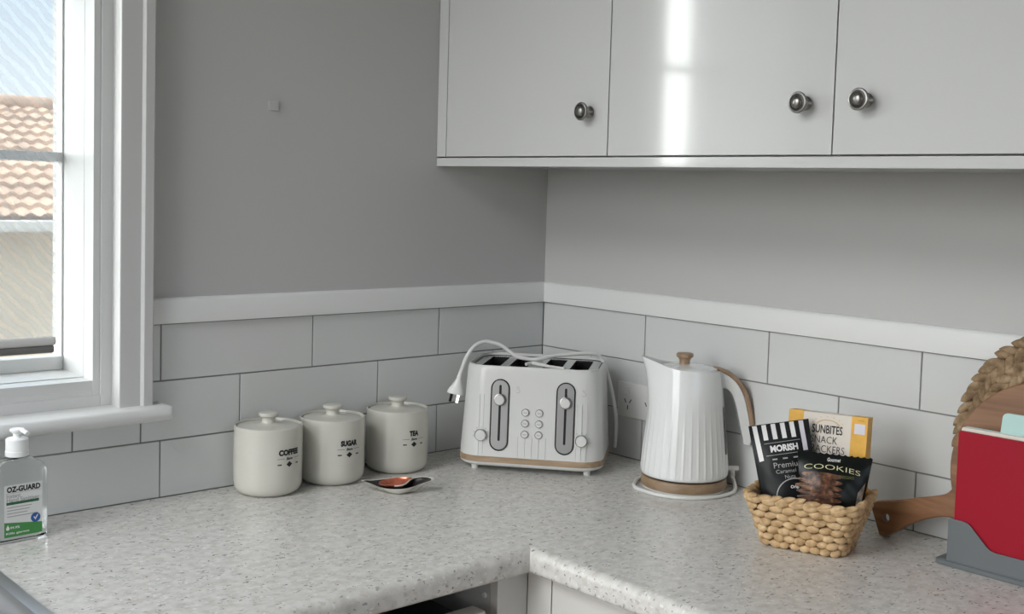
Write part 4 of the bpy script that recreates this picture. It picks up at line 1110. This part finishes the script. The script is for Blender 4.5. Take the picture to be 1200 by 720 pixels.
# ================================================================== LIGHT
w = bpy.data.worlds.new('sky'); sc.world = w; w.use_nodes = True
N = w.node_tree.nodes; L = w.node_tree.links
bg = N['Background']
tc = N.new('ShaderNodeTexCoord')
nz = N.new('ShaderNodeVectorMath'); nz.operation = 'NORMALIZE'; L.new(tc.outputs['Generated'], nz.inputs[0])
sep = N.new('ShaderNodeSeparateXYZ'); L.new(nz.outputs[0], sep.inputs[0])
rp = ramp(N, [(0., (.30, .28, .25)), (.495, (.42, .40, .36)), (.505, (1.08, 1.15, 1.2)), (.58, (.76, .93, 1.13)), (1., (1.2, 1.4, 1.7))])
mr = N.new('ShaderNodeMapRange'); mr.inputs['From Min'].default_value = -1; mr.inputs['From Max'].default_value = 1
L.new(sep.outputs['Z'], mr.inputs['Value']); L.new(mr.outputs['Result'], rp.inputs['Fac'])
def lobe(d, power, strength, col):
    dt = N.new('ShaderNodeVectorMath'); dt.operation = 'DOT_PRODUCT'; dt.inputs[1].default_value = Vector(d).normalized()
    L.new(nz.outputs[0], dt.inputs[0])
    mx = N.new('ShaderNodeMath'); mx.operation = 'MAXIMUM'; mx.inputs[1].default_value = 0; L.new(dt.outputs['Value'], mx.inputs[0])
    pw = N.new('ShaderNodeMath'); pw.operation = 'POWER'; pw.inputs[1].default_value = power; L.new(mx.outputs[0], pw.inputs[0])
    up = N.new('ShaderNodeMapRange'); up.inputs['From Min'].default_value = -.05; up.inputs['From Max'].default_value = .03; L.new(sep.outputs['Z'], up.inputs['Value'])
    m2 = N.new('ShaderNodeMath'); m2.operation = 'MULTIPLY'; L.new(pw.outputs[0], m2.inputs[0]); L.new(up.outputs['Result'], m2.inputs[1])
    sc_ = N.new('ShaderNodeVectorMath'); sc_.operation = 'SCALE'; sc_.inputs[0].default_value = tuple(strength*c for c in col); L.new(m2.outputs[0], sc_.inputs['Scale'])
    return sc_.outputs[0]
a1 = N.new('ShaderNodeVectorMath'); L.new(rp.outputs['Color'], a1.inputs[0]); L.new(lobe((-.715, .695, .10), 55, 9.5, (1., 1., .98)), a1.inputs[1])
a3 = N.new('ShaderNodeVectorMath'); L.new(a1.outputs[0], a3.inputs[0]); L.new(lobe((.25, -1., .20), 4, .15, (1., .99, .96)), a3.inputs[1])
a2 = N.new('ShaderNodeVectorMath'); L.new(a3.outputs[0], a2.inputs[0]); L.new(lobe((-.90, .12, .42), 3, 6.2, (1., .985, .95)), a2.inputs[1])
L.new(a2.outputs[0], bg.inputs['Color']); bg.inputs['Strength'].default_value = 1.0

def portal(name, mx, sx, sy):
    l = bpy.data.lights.new(name, 'AREA'); l.shape = 'RECTANGLE'; l.size = sx; l.size_y = sy
    l.cycles.is_portal = True
    o = bpy.data.objects.new(name, l); COL.objects.link(o); o.matrix_world = mx
portal('window_daylight', Matrix.Translation(((RX+RXL)/2, .205, .78)) @ Matrix.Rotation(-PI/2, 4, 'X'), .77, 1.14)
portal('side_fill_daylight', Matrix.Translation((XL-.21, -.775, .275)) @ Matrix.Rotation(-PI/2, 4, 'Y'), 2.35, 1.25)
portal('rear_fill_daylight', Matrix.Translation(((BX0+BX1)/2, YB-.21, (BZ0+BZ1)/2)) @ Matrix.Rotation(PI/2, 4, 'X'), BX1-BX0, BZ1-BZ0)
portal('roof_fill_daylight', Matrix.Translation(((KX0+KX1)/2, (KY0+KY1)/2, CE+.11)), KX1-KX0, KY1-KY0)
sun = bpy.data.lights.new('sun', 'SUN'); sun.energy = 1.15; sun.angle = R(.6); sun.color = (1, .95, .87)
so = bpy.data.objects.new('sun', sun); COL.objects.link(so)
so.rotation_euler = Vector((.15, -.38, -.91)).to_track_quat('-Z', 'Y').to_euler()

# unseen eave added over the window to keep direct sun out
f = MB(); f.box((-3.2, .21, 1.56), (.6, .86, 1.66)); struct(f.build('sun_block_eave', M['winpaint'], angle=0))

# ================================================================== CAMERA
cam = bpy.data.cameras.new('camera'); co = bpy.data.objects.new('camera', cam); COL.objects.link(co)
cr_ = Vector((.74443986, -.66707536, .02863139)); cu_ = Vector((.02260021, .06803163, .99742715)); cf_ = Vector((.66730692, .74187746, -.06572149))
m = Matrix((cr_, cu_, -cf_)).transposed().to_4x4(); m.translation = (-1.74768, -1.83395, .54232)
co.matrix_world = m
cam.sensor_fit = 'HORIZONTAL'; cam.sensor_width = 36; cam.lens = 1342.55/1200*36; cam.shift_y = -(360-312.63)/1200; cam.clip_start = .02
sc.camera = co
vs = sc.view_settings
sc.display_settings.display_device = 'sRGB'
vs.view_transform = 'Standard'; vs.look = 'None'; vs.exposure = .45; vs.gamma = 1.; vs.use_curve_mapping = False
sc.cycles.use_denoising = True
sc.cycles.max_bounces = 10; sc.cycles.diffuse_bounces = 5; sc.cycles.transparent_max_bounces = 12
